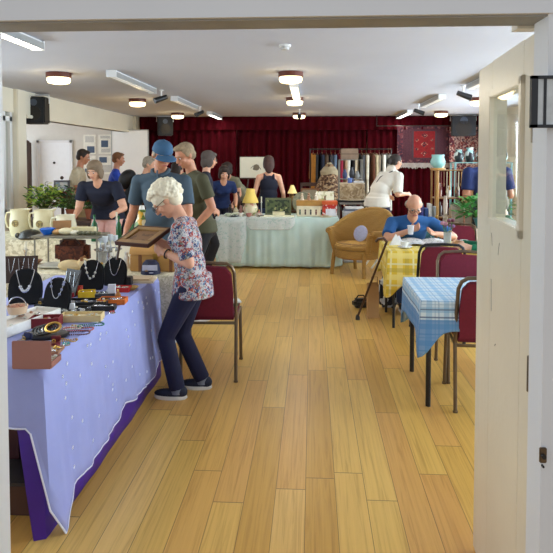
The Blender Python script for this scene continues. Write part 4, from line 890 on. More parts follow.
# wire display stand with cakes/biscuits etc.
k = thing('display_shelf', 'low metal display shelf with thin legs behind the necklace busts', 'shelf', (-1.93, 4.70, ZT), 0)
for sx in (-.25, .25):
    for sy in (-.12, .12): MB().cyl((sx, sy, 0), (sx, sy, .245), .007).out('leg', C(150, 146, 132, .3, metal=.6), k)
MB().b2((-.27, -.14, .245), (.27, .14, .262)).out('shelf', C(140, 136, 122, .3, metal=.5), k, False); MB().b2((-.25, -.125, .01), (.25, .125, .016)).out('shelf', C(210, 206, 190, .3), k, False)
ZS = ZT + .263
def jug(label, pos, z, r, h, mt, handle=-1, name='jug', rz=0, motif=None, sp=True):
    k = thing(name, label, 'jug', (pos[0], pos[1], z), rz)
    MB().lathe([(.0, 0), (r * .82, 0), (r, h * .25), (r * .98, h * .6), (r * .84, h * .9), (r * .92, h), (r * .84, h), (r * .76, h * .9), (r * .86, h * .5), (0, h * .1)], seg=28).out('body', mt, k)
    MB().tube([(handle * (r * .86), 0, h * .88), (handle * r * 1.35, 0, h * .86), (handle * r * 1.5, 0, h * .6), (handle * r * 1.3, 0, h * .32), (handle * r * .95, 0, h * .28)], r * .09, 8).out('handle', mt, k)
    if sp: MB().prism([(-handle * r * .7, h * .86), (-handle * r * 1.18, h * 1.04), (-handle * r * .72, h * 1.0)], -r * .18, r * .18).out('spout', mt, k)
    if motif: MB().lathe([(0, 0), (r * .34, 0), (r * .34, .004), (0, .004)], m=Matrix.Translation((0, -r * 1.0, h * .5)) @ Matrix.Rotation(pi / 2, 4, 'X')).out('motif', motif, k)
    return k
IVO = base('ivory_glaze', s(226, 216, 178), .3, var=.05, nscale=8)
MOT = patterned('floral_motif', [s(130, 106, 60), s(170, 150, 90), s(100, 90, 56)], [0, .4, .7], 60, .5)
jug('large ivory jug with brown floral motif, leftmost on the brocade cloth', (-3.28, 6.55), ZT, .115, .30, IVO, -1, motif=MOT)
jug('large ivory jug with brown floral motif, second from the left', (-2.98, 6.50), ZT, .118, .30, IVO, -1, motif=MOT)
jug('straight ivory enamel jug with a big left handle, third on the brocade cloth', (-2.70, 6.42), ZT, .115, .25, base('cream_enamel', s(232, 226, 200), .25, var=.03), -1, sp=False)
k = thing('dark_bowl', 'dark upturned bowl in front of the ivory jugs', 'bowl', (-3.06, 6.33, ZT)); MB().lathe([(.12, 0), (.125, .015), (.10, .07), (.05, .095), (.0, .10)], seg=24).out('bowl', base('dark_glaze', s(38, 36, 30), .3), k); MB().ell((-.14, 0, .03), .03).out('knob', base('dark_glaze', s(38, 36, 30), .3), k)
k = thing('blue_bowl', 'small bright blue glass bowl on the display shelf', 'bowl', (-2.11, 4.66, ZS)); MB().lathe([(.0, 0), (.03, 0), (.05, .02), (.062, .045), (.045, .055), (.0, .05)]).out('bowl', C(28, 96, 190, .25), k); MB().ell((.075, 0, .022), (.02, .012, .012)).out('lip', BLACK, k)
shells = [(196, 150, 90), (220, 208, 170), (232, 226, 200), (176, 130, 84), (150, 150, 120)]
for i, (dx, dz, r) in enumerate(((-.10, 0, .035), (-.03, 0, .045), (.04, 0, .03), (.09, 0, .025), (.13, 0, .025), (.165, 0, .025), (.20, 0, .024), (.235, 0, .022))):
    c = shells[i % 5] if i < 3 else (96, 96, 70)
    one('seashell', MB().ell((0, 0, r * .62), (r * 1.3, r, r * .62)).tube([(-r, 0, r * .7), (0, -r * .3, r * 1.1), (r, 0, r * .6)], .004, 6), C(*c, .4), ['tan seashell beside the blue bowl', 'large cream shell on the display shelf', 'pale round shell in the middle of the display shelf'][i] if i < 3 else 'small dark green stone in the row on the display shelf', 'seashell' if i < 3 else 'stone', (-1.93 + dx, 4.66, ZS), .2 * i, None if i < 3 else 'stones on the display shelf')
carton('wooden_block', 'cream wooden block at the back of the display shelf', 'block', 0, 0, (.20, .06, .05), 0, C(226, 214, 170), ZS, pos=(-1.86, 4.77))
carton('leaning_board', 'tan wooden board leaning at the back of the display shelf', 'board', 0, 0, (.14, .03, .10), .3, C(170, 124, 80), ZS, pos=(-2.04, 4.78))
k = thing('red_brown_bag', 'red-brown woven bag under the display shelf', 'bag', (-1.93, 4.72, ZT + .017)); MB().box((0, 0, .10), (.28, .12, .19), bev=.04).out('body', patterned('brown_weave', [s(90, 44, 26), s(120, 60, 34), s(70, 32, 20)], [0, .4, .75], 50, .8), k); MB().tube([(-.08, -.05, .17), (-.05, -.07, .21), (.05, -.07, .21), (.08, -.05, .17)], .008).out('handle', DWOOD, k)
k = thing('plush_toy', 'pale furry soft toy lying under the display shelf', 'soft toy', (-1.86, 4.50, ZT)); MB().ell((0, 0, .045), (.10, .05, .045)).ell((.10, 0, .06), .045).out('body', C(214, 188, 140, .9), k); [MB().ell((.10, yy, .10), (.015, .01, .02)).out('ear', C(150, 100, 60, .9), k) for yy in (-.03, .03)]
# ------------------------------------------------------------------ goods on table E (by the navy woman) and further left
def bottle(label, x, y, z, r, h, mt, capm=None, name='bottle', group=None):
    k = thing(name, label, 'bottle', (x, y, z), 0, group)
    MB().lathe([(.0, 0), (r, 0), (r, h * .55), (r * .85, h * .66), (r * .36, h * .78), (r * .34, h * .93), (.0, h * .93)], seg=18).out('body', mt, k); MB().cyl((0, 0, h * .93), (0, 0, h), r * .4).out('stopper', capm or mt, k)
    return k
G1 = C(36, 92, 54, .12)
bottle('tall green glass bottle, leftmost on the table of the navy-top woman', -2.28, 6.15, ZT, .034, .28, G1)
bottle('green glass bottle in the middle of three, before the navy-top woman', -2.02, 6.15, ZT, .03, .27, G1)
bottle('slim green bottle next to the yellow flowered vase', -1.92, 6.25, ZT, .028, .29, C(60, 120, 80, .15))
def vase(label, x, y, z, prof, mt, name='vase', cat='vase', motif=None, r=.06, h=.2):
    k = thing(name, label, cat, (x, y, z)); MB().lathe([(0, 0)] + [(a * r, b * h) for a, b in prof] + [(prof[-1][0] * r * .8, h), (0, h * .9)], seg=24).out('body', mt, k)
    MB().tube([(cos(t) * prof[-1][0] * r * .95, sin(t) * prof[-1][0] * r * .95, h) for t in [2 * pi * i / 18 for i in range(18)]], r * .06, 6, closed=True).out('rim', mt, k)
    return k
PV = [(.6, 0), (1, .3), (.9, .6), (.5, .85), (.62, 1)]
vase('cream vase painted with yellow flowers before the navy-top woman', -1.76, 6.12, ZT, PV, patterned('flower_glaze', [s(236, 226, 190), s(220, 170, 60), s(236, 230, 200), s(110, 140, 70)], [0, .5, .62, .85], 18, .3), r=.085, h=.33)
jug('white jug on the table of the navy-top woman, right of the flowered vase', (-1.55, 6.15), ZT, .10, .27, C(236, 234, 226, .25), 1)
vase('white figurine-like slim vase on the navy-top woman\'s table', -1.83, 6.35, ZT, [(.9, 0), (.5, .4), (.8, .7), (.4, 1)], C(236, 232, 224, .3), r=.06, h=.36)
vase('small glass vase at the right end of the navy-top woman\'s table', -1.43, 6.35, ZT, PV, C(200, 206, 200, .15), r=.05, h=.3)
k = thing('glass_cake_stand', 'silver cake stand of glassware left of the cap-wearing man', 'cake stand', (-1.62, 4.66, ZT)); MB().lathe([(.0, 0), (.06, 0), (.015, .02), (.012, .12), (.10, .14), (.11, .15), (.0, .145)], seg=24).out('stand', SILVER, k)
for i in range(4): MB().lathe([(.0, 0), (.018, 0), (.004, .01), (.004, .05), (.02, .07), (.022, .11), (.0, .075)], (cos(i * 1.57) * .06, sin(i * 1.57) * .06, .15), 12).out('wine_glass', C(214, 220, 222, .08), k)
k = thing('lidded_pot', 'white lidded china pot behind the silver cake stand', 'pot', (-1.70, 4.84, ZT)); MB().lathe([(.0, 0), (.05, 0), (.07, .06), (.06, .13), (.0, .13)]).out('body', C(238, 236, 230, .25), k); MB().lathe([(.06, .13), (.04, .16), (.0, .165)]).ell((0, 0, .175), .012).out('lid', C(238, 236, 230, .25), k)
for (x, y, h, lb) in ((-1.52, 4.50, .12, 'silver candlestick next to the wooden chest'), (-2.24, 4.55, .16, 'silver candlestick at the left end of the cream lace cloth')):
    k = thing('candlestick', lb, 'candlestick', (x, y, ZT)); MB().lathe([(.0, 0), (.045, 0), (.03, .012), (.008, .03), (.008, h * .8), (.02, h), (0, h)]).out('stem', SILVER, k); MB().cyl((0, 0, h), (0, 0, h + .06), .009).out('candle', C(236, 228, 204), k)
# plants
def leafy(label, x, y, z, r, h, mts, n, name='pot_plant', pot=None, seed=1, leaf=.05, pr=.09, ph=.13):
    k = thing(name, label, 'plant', (x, y, z)); rr = random.Random(seed); MB().lathe([(.0, 0), (pr * .75, 0), (pr, ph), (pr * 1.08, ph), (pr * 1.08, ph * 1.12), (pr * .9, ph * 1.12), (pr * .9, ph * .95), (0, ph * .95)]).out('pot', pot or C(150, 80, 50), k)
    m = MB(); st = MB()
    for i in range(n):
        a = rr.random() * 2 * pi; q = rr.random() ** .5; e = V((cos(a) * r * q, sin(a) * r * q * .8, ph + h * (.15 + .85 * rr.random() * (1 - .4 * q)))); 
        if i % 3 == 0: st.tube([(0, 0, ph * .9), e * .5 + V((0, 0, ph * .5)), e], .003, 4)
        d = V((cos(a) * .7, sin(a) * .7, rr.uniform(-.4, .7))).normalized(); sd = d.cross(V((rr.uniform(-.3, .3), rr.uniform(-.3, .3), 1))).normalized(); nn = sd.cross(d); L = leaf * rr.uniform(.7, 1.3); m.mi = rr.randrange(len(mts))
        P = [e, e + d * L * .35 + sd * L * .26, e + d * L * .75 + sd * L * .2 - nn * L * .05, e + d * L - nn * L * .15, e + d * L * .75 - sd * L * .2 - nn * L * .05, e + d * L * .35 - sd * L * .26]
        vs = [m.bm.verts.new(p) for p in P]; mid = m.bm.verts.new(e + d * L * .5 - nn * L * .08)
        for j in range(6): m.bm.faces.new((vs[j], vs[(j + 1) % 6], mid)).material_index = m.mi
    m.out('foliage', mts, k, False); st.out('stems', C(80, 100, 50), k); return k
LG = C(150, 186, 70, .5); MG = C(70, 120, 50, .5); DG = C(34, 70, 36, .5); RD = C(150, 50, 44, .5)
leafy('bright green bushy pot plant beside the cream pillar', -3.74, 8.2, .762, .23, .40, [C(200, 214, 90, .5), C(160, 190, 80, .5), MG], 300, seed=2, leaf=.085)
leafy('darker green pot plant with reddish leaves right of the bright green one', -3.36, 8.22, .762, .24, .36, [MG, C(90, 130, 60, .5), DG, MG, C(130, 60, 50, .5)], 280, seed=3, leaf=.08)
leafy('low dark green pot plant at the right end of the side table', -3.12, 8.3, .762, .14, .22, [DG, MG], 140, seed=4, leaf=.07)
k = thing('small_easel_picture', 'small framed picture on a stand in front of the white annex door', 'picture', (-3.92, 9.2, 0), .15)
MB().b2((-.02, 0, 0), (.02, .04, 1.02)).b2((-.2, -.02, 0), (.2, .06, .03)).out('stand', DWOOD, k, False); MB().b2((-.12, -.03, 1.0), (.12, 0, 1.27)).out('frame', C(110, 110, 120), k, False); MB().b2((-.09, -.035, 1.03), (.09, -.03, 1.24)).out('picture', patterned('pale_print', [s(206, 216, 226), s(150, 170, 190), s(226, 226, 226)], [0, .4, .6], 20), k, False); MB().ell((0, -.01, 1.31), .028).out('finial', DWOOD, k)

# ------------------------------------------------------------------ goods on the mint table
k = thing('table_lamp', 'cream table lamp with yellow bell shade on the mint cloth', 'lamp', (-.93, 9.02, ZT)); MB().lathe([(.0, 0), (.06, 0), (.10, .05), (.115, .12), (.08, .19), (.03, .22), (.02, .24), (.0, .24)], seg=24).out('base', patterned('floral_china', [s(230, 216, 180), s(214, 160, 140), s(236, 226, 196), s(170, 180, 120)], [0, .45, .6, .85], 22, .3), k)
MB().lathe([(.125, .20), (.105, .26), (.075, .33), (.062, .41), (.058, .41), (.07, .33), (.10, .26), (.12, .20)], seg=28).out('lamp_shade', base('yellow_shade', s(226, 196, 100), .7, var=.04, emit=s(236, 200, 90), estr=.05), k)
k = thing('green_picture', 'dark green framed floral picture standing on the mint cloth', 'picture', (-.52, 9.20, ZT), 0); R = Matrix.Rotation(radians(-8), 4, 'X')
m = MB(); 
for c0, c1 in (((-.20, -.01, 0), (.20, .01, .03)), ((-.20, -.01, .23), (.20, .01, .26)), ((-.20, -.01, .03), (-.17, .01, .23)), ((.17, -.01, .03), (.20, .01, .23))): m.b2(c0, c1)
m.xf(R).out('frame', base('green_gilt', s(104, 112, 78), .4, var=.2, nscale=30), k, False); MB().b2((-.175, -.006, .025), (.175, .006, .235)).xf(R).out('picture', patterned('dark_green_print', [s(50, 66, 46), s(90, 104, 66), s(160, 164, 110), s(40, 50, 40)], [0, .35, .75, .88], 26, .5), k, False)
k = thing('folded_card', 'small folded cream card in front of the green picture', 'card', (-.50, 8.95, ZT)); MB().prism([(-.09, 0), (.09, 0), (.09, .055), (-.09, .055)], -.02, -.017).prism([(-.09, 0), (.09, 0), (.09, .055), (-.09, .055)], .017, .02).b2((-.09, -.02, .05), (.09, .02, .056)).out('card', C(234, 226, 190), k, False)
carton('cream_doily', 'flat folded cream linen on the mint cloth by the card', 'linen', 0, 0, (.5, .16, .016), 0, C(230, 226, 196, .9), ZT, pos=(-.52, 8.9))
bpy.data.objects['folded_card'].location.z = ZT + .0175
k = carton('figure_printed_box', 'brown topped box with cream front printed with figures', 'box', 0, 0, (.42, .22, .16), 0, C(232, 220, 190), ZT, pos=(-.02, 9.05))
MB().b2((-.215, -.115, .16), (.215, .115, .24), .006).out('lid', C(186, 138, 70, .5), k, False)
for i in range(5):
    x = -.16 + i * .08; m = MB(); m.b2((x - .012, -.1135, .03), (x + .012, -.110, .08)).cyl((x, -.1135, .095), (x, -.110, .095), .013); m.out('printed_figure', C(*[(60, 90, 70), (80, 50, 40), (60, 60, 60), (110, 60, 50), (50, 70, 60)][i]), k, False)
for i, (x, c) in enumerate(((-.13, (214, 200, 176)), (-.03, (176, 130, 100)), (.08, (226, 216, 196)))):
    one('figurine', MB().lathe([(.0, 0), (.032, 0), (.02, .04), (.026, .06), (.0, .085)]).ell((0, 0, .09), .018, sub=2), C(*c, .4), ['cream figurine, left one on the brown topped box', 'brown figurine, middle one on the brown topped box', 'white figurine, right one on the brown topped box'][i], 'figurine', (-.02 + x, 9.05, ZT + .241))
k = carton('red_tin', 'red and white patterned tin beside the brown topped box', 'tin', 0, 0, (.22, .2, .18), 0, patterned('red_white_tin', [s(196, 44, 36), s(226, 220, 214), s(206, 70, 50), s(236, 230, 224)], [0, .35, .55, .7], 20, .4), ZT, pos=(.305, 9.0) )
MB().b2((-.115, -.105, .18), (.115, .105, .235), .006).out('lid', C(214, 96, 50, .4), k, False); MB().b2((-.06, -.104, .02), (.09, -.100, .12)).out('label', C(228, 228, 236, .5), k, False)
bpy.data.objects[k.name].location.x = .262
def leanb(label, x, y, w_, h, mt, rz=0, z=ZT, name='propped_print', cat='print'):
    k = thing(name, label, cat, (x, y, z), rz); R = Matrix.Rotation(radians(-10), 4, 'X'); MB().b2((-w_ / 2, -.004, 0), (w_ / 2, .004, h)).xf(R).out('board', mt, k, False); MB().box((0, .05, h * .4), (.03, .005, h * .82), m=Matrix.Rotation(radians(13), 4, 'X')).out('strut', C(150, 120, 90), k, False); return k
leanb('cream print propped behind the red and white tin', .20, 9.30, .28, .36, patterned('cream_print', [s(236, 232, 206), s(206, 200, 160), s(240, 236, 220), s(170, 180, 130)], [0, .55, .65, .93], 26))
k = thing('round_platter', 'round grey-green platter propped behind the brown topped box', 'platter', (-.14, 9.30, ZT)); MB().lathe([(.0, 0), (.10, 0), (.17, .02), (.165, .03), (.09, .012), (.0, .012)], seg=32, m=Matrix.Translation((0, .03, .18)) @ Matrix.Rotation(radians(80), 4, 'X')).out('platter', base('grey_green_glaze', s(140, 140, 116), .3, var=.3, nscale=30), k); MB().b2((-.05, 0, 0), (.05, .08, .03)).out('foot', DWOOD, k, False)
for i, (x, y, r, c, lb) in enumerate(((-1.20, 9.0, .12, (196, 214, 186), 'pale green serving plate at the left end of the mint cloth'), (-1.13, 9.22, .10, (214, 222, 200), 'pale plate behind the serving plate on the mint cloth'), (.16, 8.86, .0, (0, 0, 0), ''), (-.72, 8.90, .0, (0, 0, 0), ''))):
    if r: one('plate', MB().lathe([(.0, 0), (r * .6, 0), (r, .02), (r, .025), (r * .6, .008), (0, .008)]), C(*c, .25), lb, 'plate', (x, y, ZT))
for i in range(4): one('teacup', MB().lathe([(.0, 0), (.022, 0), (.038, .03), (.042, .055), (.038, .055), (.03, .02), (0, .01)]).tube([(.036, 0, .045), (.06, 0, .04), (.058, 0, .02), (.034, 0, .016)], .004, 6), C(*[(214, 190, 170), (226, 220, 206), (180, 120, 110), (200, 206, 180)][i], .25), ['pinkish teacup by the yellow lamp base', 'white teacup near the left corner of the mint cloth', 'rose patterned teacup in front of the yellow lamp', 'pale green teacup nearest the left edge of the mint cloth'][i], 'teacup', [(-.80, 8.90, ZT), (-1.06, 8.86, ZT), (-.94, 8.85, ZT), (-1.24, 8.84, ZT)][i])
one('black_white_dish', MB().lathe([(.0, 0), (.05, 0), (.09, .03), (.08, .03), (.04, .01), (0, .01)]), patterned('bw_dish', [(.02, .02, .02), s(230, 230, 226)], [0, .5], 20, .3), 'small black and white dish at the left front edge of the mint cloth', 'dish', (-1.16, 8.855, ZT))
k = thing('shallow_dish', 'shallow cream dish on the right front of the mint cloth', 'dish', (.20, 8.87, ZT)); MB().lathe([(.0, 0), (.08, 0), (.10, .02), (.09, .02), (.0, .01)]).out('dish', C(226, 212, 180), k); MB().ell((0, 0, .02), (.05, .04, .012)).out('trinket', C(180, 170, 140), k)
def bookrow(lb, x, y, z, n, cols, rz=0, hgt=.2, th=.03, dep=.14, group=None):
    r = random.Random(int(x * 100)); cx = 0
    for i in range(n):
        h = hgt * r.uniform(.85, 1.1); t = th * r.uniform(.7, 1.3); c = cols[i % len(cols)]; m = MB(); mt = C(*c); 
        m.b2((-t / 2, -dep / 2, 0), (t / 2, dep / 2, h), .002); m.b2((-t / 2 + .003, -dep / 2 + .004, h - .003), (t / 2 - .003, dep / 2 - .003, h + .001)); px_ = x + cos(rz) * (cx + t / 2); py_ = y + sin(rz) * (cx + t / 2); cx += t + .003
        one('book', m, mt, lb, 'book', (px_, py_, z), rz, group, False)
bookrow('upright blue, white or grey book at the right end of the mint table', .385 - .0, 9.3, ZT, 0, [(90, 110, 150)])
# grey magazines stack on a box right of the mint table
k = carton('book_crate', 'grey-white crate of magazines right of the mint table', 'crate', 0, 0, (.36, .34, .80), 0, C(188, 190, 196), 0, pos=(.66, 9.42)); MB().b2((-.16, -.15, .80), (.13, .15, .83)).out('magazine', C(100, 110, 130), k, False); MB().b2((-.14, -.16, .831), (.14, .13, .855)).out('magazine', C(214, 214, 216), k, False)
MB().b2((-.12, -.175, .55), (.12, -.17, .64)).out('dark_band', C(50, 56, 76), k, False)
bpy.data.objects[k.name].location.y = 9.45

# ------------------------------------------------------------------ goods on the long dark table and behind
ZD = .741
k = thing('easel_print', 'large cream print on an easel left of the tank-top woman', 'picture', (-1.12, 11.5, 0), 0)
MB().b2((-.27, -.01, 1.24), (.27, .01, 1.64), .003).out('print', base('cream_card', s(240, 234, 212), .7, var=.02), k, False)
MB().lathe([(.05, 0), (.06, 0), (.06, .002), (.05, .002)], m=Matrix.Translation((.05, -.012, 1.44)) @ Matrix.Rotation(pi / 2, 4, 'X')).tube([(-.06, -.012, 1.42), (-.01, -.012, 1.47), (.1, -.012, 1.45), (.14, -.012, 1.40)], .006, 6).ell((.03, -.012, 1.41), (.05, .002, .025)).out('drawing', C(120, 110, 90), k)
for a, b in (((-.25, -.05, 0), (-.06, .04, 1.66)), ((.25, -.05, 0), (.06, .04, 1.66)), ((0, .5, 0), (0, .06, 1.64))): MB().tube([a, b], .014, 6).out('leg', DWOOD, k)
MB().b2((-.29, -.03, 1.215), (.29, .02, 1.24)).out('ledge', DWOOD, k, False)
names_ = [('silver trophy cup', 'trophy', -1.05, .22), ('dark bronze jug', 'jug', -1.28, .2), ('dark glass decanter', 'decanter', -.85, .24), ('black carved box', 'box', -1.5, .12), ('dull brass pot', 'pot', -.35, .16)]
for i, (nm, ct, x, h) in enumerate(names_):
    mt = [SILVER, DWOOD, BLACK, BLACK, base('dull_brass', s(120, 90, 50), .35, .8)][i]
    if ct == 'box': carton('carved_box', nm + ' on the long dark table at the back', ct, 0, 0, (.2, .14, h), .1, mt, ZD, pos=(x, 10.2), extra=[('lid', (-.105, -.075, h), (.105, .075, h + .02), DWOOD)])
    else: vase(nm + ' on the long dark table at the back', x, 10.2, ZD, PV, mt, nm.replace(' ', '_'), ct, r=.07, h=h + .1)
k = thing('small_lamp', 'small lamp with glowing triangular shade on the long dark table', 'lamp', (-.34, 10.35, ZD)); MB().b2((-.10, -.05, 0), (.10, .05, .20), .01).out('base', C(120, 84, 54, .5), k, False); MB().lathe([(.085, .27), (.025, .41), (.018, .41), (.078, .27)], seg=20).out('lamp_shade', base('warm_shade', s(246, 226, 150), .7, emit=s(250, 214, 130), estr=.25), k); MB().cyl((0, 0, .20), (0, 0, .28), .012).out('stem', GOLD, k)
k = thing('framed_mirror', 'small wood-framed mirror leaning behind the small glowing lamp', 'mirror', (-.05, 10.4, ZD), -.2); MB().b2((-.16, -.012, 0), (.16, .012, .36), .004).xf(Matrix.Rotation(radians(-12), 4, 'X')).out('frame', WOOD, k, False); MB().b2((-.13, -.016, .03), (.13, -.012, .33)).xf(Matrix.Rotation(radians(-12), 4, 'X')).out('mirror_glass', C(150, 140, 120, .1), k, False)
bottle('dark glass bottle beside the leaning mirror', .2, 10.2, ZD, .035, .28, C(30, 40, 40, .2)); bottle('tall brown bottle at the right of the long dark table', .28, 10.35, ZD, .035, .34, C(90, 56, 34, .2))
k = thing('wooden_chair', 'dark wooden chair back seen behind the long dark table', 'chair', (.02, 11.3, 0), .2)
for sx in (-1, 1): MB().cyl((sx * .19, -.19, 0), (sx * .19, -.19, .44), .016).out('leg', DWOOD, k); MB().cyl((sx * .19, .19, 0), (sx * .18, .24, 1.15), .016).out('leg', DWOOD, k)
MB().b2((-.21, -.21, .43), (.21, .21, .46), .01).out('seat', DWOOD, k, False); MB().b2((-.18, .215, 1.08), (.18, .24, 1.15), .008).b2((-.18, .205, .82), (.18, .23, .87), .008).out('backrest', DWOOD, k, False)
# clothes rail
k = thing('clothes_rail', 'black clothes rail full of garments in front of the curtain', 'clothes rail', (.78, 12.3, 0))
for sx in (-1, 1): MB().cyl((sx * .82, 0, .02), (sx * .82, 0, 1.80), .014).cyl((sx * .82, -.25, .03), (sx * .82, .25, .03), .014).out('upright', DKSTEEL, k)
MB().cyl((-.84, 0, 1.80), (.84, 0, 1.80), .014).cyl((-.82, 0, .1), (.82, 0, .1), .012).out('rail', DKSTEEL, k)
GARM = [('mustard yellow coat at the left end', (172, 112, 30), 1.0), ('black jacket next to the mustard coat', (30, 28, 30), .8), ('dark navy coat', (34, 40, 60), 1.05), ('brown tweed jacket', (84, 64, 48), .85), ('charcoal cardigan', (54, 54, 60), .8), ('slate blue shirt', (92, 108, 130), .8), ('bright crimson blouse', (150, 30, 56), .9),
        ('striped cream and brown blouse', (190, 160, 130), .75), ('white scarf-collared shirt', (220, 216, 206), .7), ('black dress', (24, 22, 28), 1.1), ('beige linen jacket', (196, 176, 146), .8), ('dark grey waistcoat', (70, 70, 74), .75), ('pale ivory long coat', (216, 206, 184), 1.1), ('chestnut brown coat', (100, 56, 36), .95), ('cream wool cardigan', (222, 206, 170), .85),
        ('taupe raincoat', (140, 124, 104), 1.0), ('white cotton dress', (228, 224, 214), 1.1), ('pale grey long dress', (186, 184, 178), 1.15)]
for i, (nm, c, L) in enumerate(GARM):
    x = .78 - .76 + i * 1.52 / 17; g = thing('hanging_garment', nm + ' hanging on the clothes rail', 'garment', (x, 12.3, 1.80), radians(90 + random.uniform(-14, 14)))
    MB().tube([(0, 0, -.07), (0, 0, -.02), (.014, 0, .018), (0, 0, .022), (-.014, 0, .016)], .003, 6).tube([(-.19, 0, -.12), (0, 0, -.07), (.19, 0, -.12)], .006, 6).out('hanger', WOOD, g)
    m = MB(); 
    def gf(u, v, L=L, i=i):
        a = 2 * pi * u; w_ = .205 + .06 * v; zt = -.075 - .06 * abs(cos(a)) ** 1.0; d = .035 + .025 * v; return V((cos(a) * w_, sin(a) * d + .008 * sin(a * 7 + i) * v, zt + (-.075 - L - zt) * v + .0))
    m.sheet(gf, 36, 10)
    m.out('body', C(*c, .85, var=.15), g)
    for sx in (-1, 1): MB().cap((sx * .19, 0, -.15), (sx * .25, .01, -.60), .038, .03).out('sleeve', C(*c, .85, var=.15), g)
# patterned poncho on mannequin
k = thing('mannequin', 'dress form wearing a brown patterned shawl before the clothes rail', 'mannequin', (.33, 11.55, 0)); MB().lathe([(.0, 0), (.17, 0), (.16, .03), (.02, .05), (.018, .75), (.0, .75)]).out('stand', DWOOD, k)
MB().lathe([(.0, .74), (.15, .76), (.17, .90), (.125, 1.1), (.16, 1.28), (.18, 1.36), (.11, 1.45), (.05, 1.48), (.045, 1.53), (.0, 1.54)], (0, 0, 0), 28, 1, .72).out('torso', C(176, 160, 130, .8), k)
def pf(u, v): a = 2 * pi * u; r = .07 + .19 * min(1, v * 1.7) + .03 * v; return V((cos(a) * r * (1 + .05 * sin(a * 9) * v), sin(a) * r * .8, 1.50 - .12 * min(1, v * 2) - .62 * v - .07 * v * cos(a * 3)))
MB().sheet(pf, 48, 14).out('shawl', patterned('brown_paisley', [s(96, 66, 48), s(160, 128, 96), s(70, 46, 36), s(186, 160, 128)], [0, .35, .6, .8], 30, .9), k, solid=.006)
# drum on crossed legs
k = thing('drum_table', 'beige fabric drum standing on black crossed legs', 'drum', (.66, 9.95, 0)); MB().lathe([(.0, .93), (.20, .93), (.205, .94), (.205, 1.20), (.20, 1.21), (.0, 1.21)], seg=36).out('drum', patterned('drum_weave', [s(170, 146, 112), s(196, 176, 146), s(146, 122, 92)], [0, .4, .75], 30, .85), k)
MB().tube([(cos(t) * .205, sin(t) * .205, 1.205) for t in [2 * pi * i / 36 for i in range(36)]], .008, 6, closed=True).tube([(cos(t) * .205, sin(t) * .205, .94) for t in [2 * pi * i / 36 for i in range(36)]], .008, 6, closed=True).out('trim_ring', C(210, 196, 170), k)
for sy in (-.15, .15):
    MB().tube([(-.24, sy, .02), (.24, sy, .90)], .012).out('leg', BLACK, k); MB().tube([(.24, sy * .9, .02), (-.24, sy * .9, .90)], .012).out('leg', BLACK, k)
MB().b2((-.26, -.17, .90), (.26, .17, .93), .005).out('tray', BLACK, k, False)
one('blue_mug', MB().lathe([(.0, 0), (.035, 0), (.038, .08), (.033, .08), (.03, .01), (0, .01)]).tube([(.036, 0, .065), (.06, 0, .06), (.06, 0, .025), (.036, 0, .02)], .005, 6), C(90, 120, 190, .3), 'small blue mug on top of the beige drum', 'mug', (.62, 9.9, 1.2135))
carton('white_case', 'small white case on the right of the beige drum top', 'case', 0, 0, (.16, .08, .03), .1, C(230, 230, 230), 1.2135, pos=(.76, 9.9))
# open shelving unit
def shelfunit(label, x, y, w_, d, hs, mt, post=.012, name='shelf_unit'):
    k = thing(name, label, 'shelf', (x, y, 0))
    for sx in (-1, 1):
        for sy in (-1, 1): MB().b2((sx * w_ / 2 - post, sy * d / 2 - post, 0), (sx * w_ / 2 + post, sy * d / 2 + post, hs[-1] + .012)).out('upright', mt, k, False)
    for h in hs: MB().b2((-w_ / 2, -d / 2, h), (w_ / 2, d / 2, h + .015)).out('shelf', mt, k, False)
    return k
shelfunit('open grey metal shelf unit behind the beige drum', .68, 10.75, .40, .3, [.3, .8, 1.24, 1.58], C(120, 116, 110, .4))
k = carton('wooden_crate', 'weathered wooden crate on top of the open metal shelf unit', 'crate', 0, 0, (.30, .22, .19), 0, C(140, 116, 96), 1.596, pos=(.66, 10.75)); 
MB().b2((-.155, -.115, .09), (.155, -.11, .10)).out('board_gap', DWOOD, k, False)
for x, h, c, lb in ((.58, .16, (60, 76, 120), 'dark blue ceramic vase'), (.70, .20, (50, 50, 60), 'black ceramic bottle vase'), (.80, .13, (150, 150, 150), 'grey ceramic pot')):
    vase(lb + ' on the open metal shelf unit', x, 10.72, 1.256, PV, C(*c, .3), r=.045, h=h)
# right side: display shelves, pots, books
shelfunit('tall honey wooden display shelf behind the green pot plant', 1.97, 8.62, .50, .28, [.4, .78, 1.05, 1.44], C(150, 108, 62, .5), .012, 'display_shelf')
k = thing('hanging_spoons', 'row of wooden spoons and sticks hanging on the honey display shelf', 'spoons', (1.97, 8.46, 1.43))
for i in range(12): m = MB().cyl((-.22 + i * .04, 0, 0), (-.22 + i * .04, 0, -.26 + .05 * (i % 3)), .007).ell((-.22 + i * .04, 0, -.28 + .05 * (i % 3)), (.013, .008, .03)); m.out('spoon', [LWOOD, C(120, 60, 50), WOOD, C(206, 190, 160)][i % 4], k)
vase('round pale turquoise bowl-vase on the honey display shelf', 1.83, 8.0, 1.43, [(.5, 0), (.95, .25), (1, .5), (.8, .8), (.86, 1)], C(150, 200, 196, .25), r=.098, h=.17)
tt = thing('plant_stand', 'slim wooden plant stand under the pale turquoise bowl-vase', 'plant stand', (1.66, 8.05, 0)); MB().lathe([(.0, 0), (.14, 0), (.13, .03), (.02, .06), (.018, 1.45), (.09, 1.47), (.0, 1.47)]).out('column', LWOOD, tt); MB().lathe([(.0, 1.468), (.10, 1.468), (.10, 1.488), (.0, 1.488)]).out('top', LWOOD, tt)
for o in list(bpy.data.objects):
    if o.get('label', '').startswith('round pale turquoise'): o['label'] = 'round pale turquoise bowl-vase on the slim plant stand'; o.location = (1.66, 8.05, 1.4895)
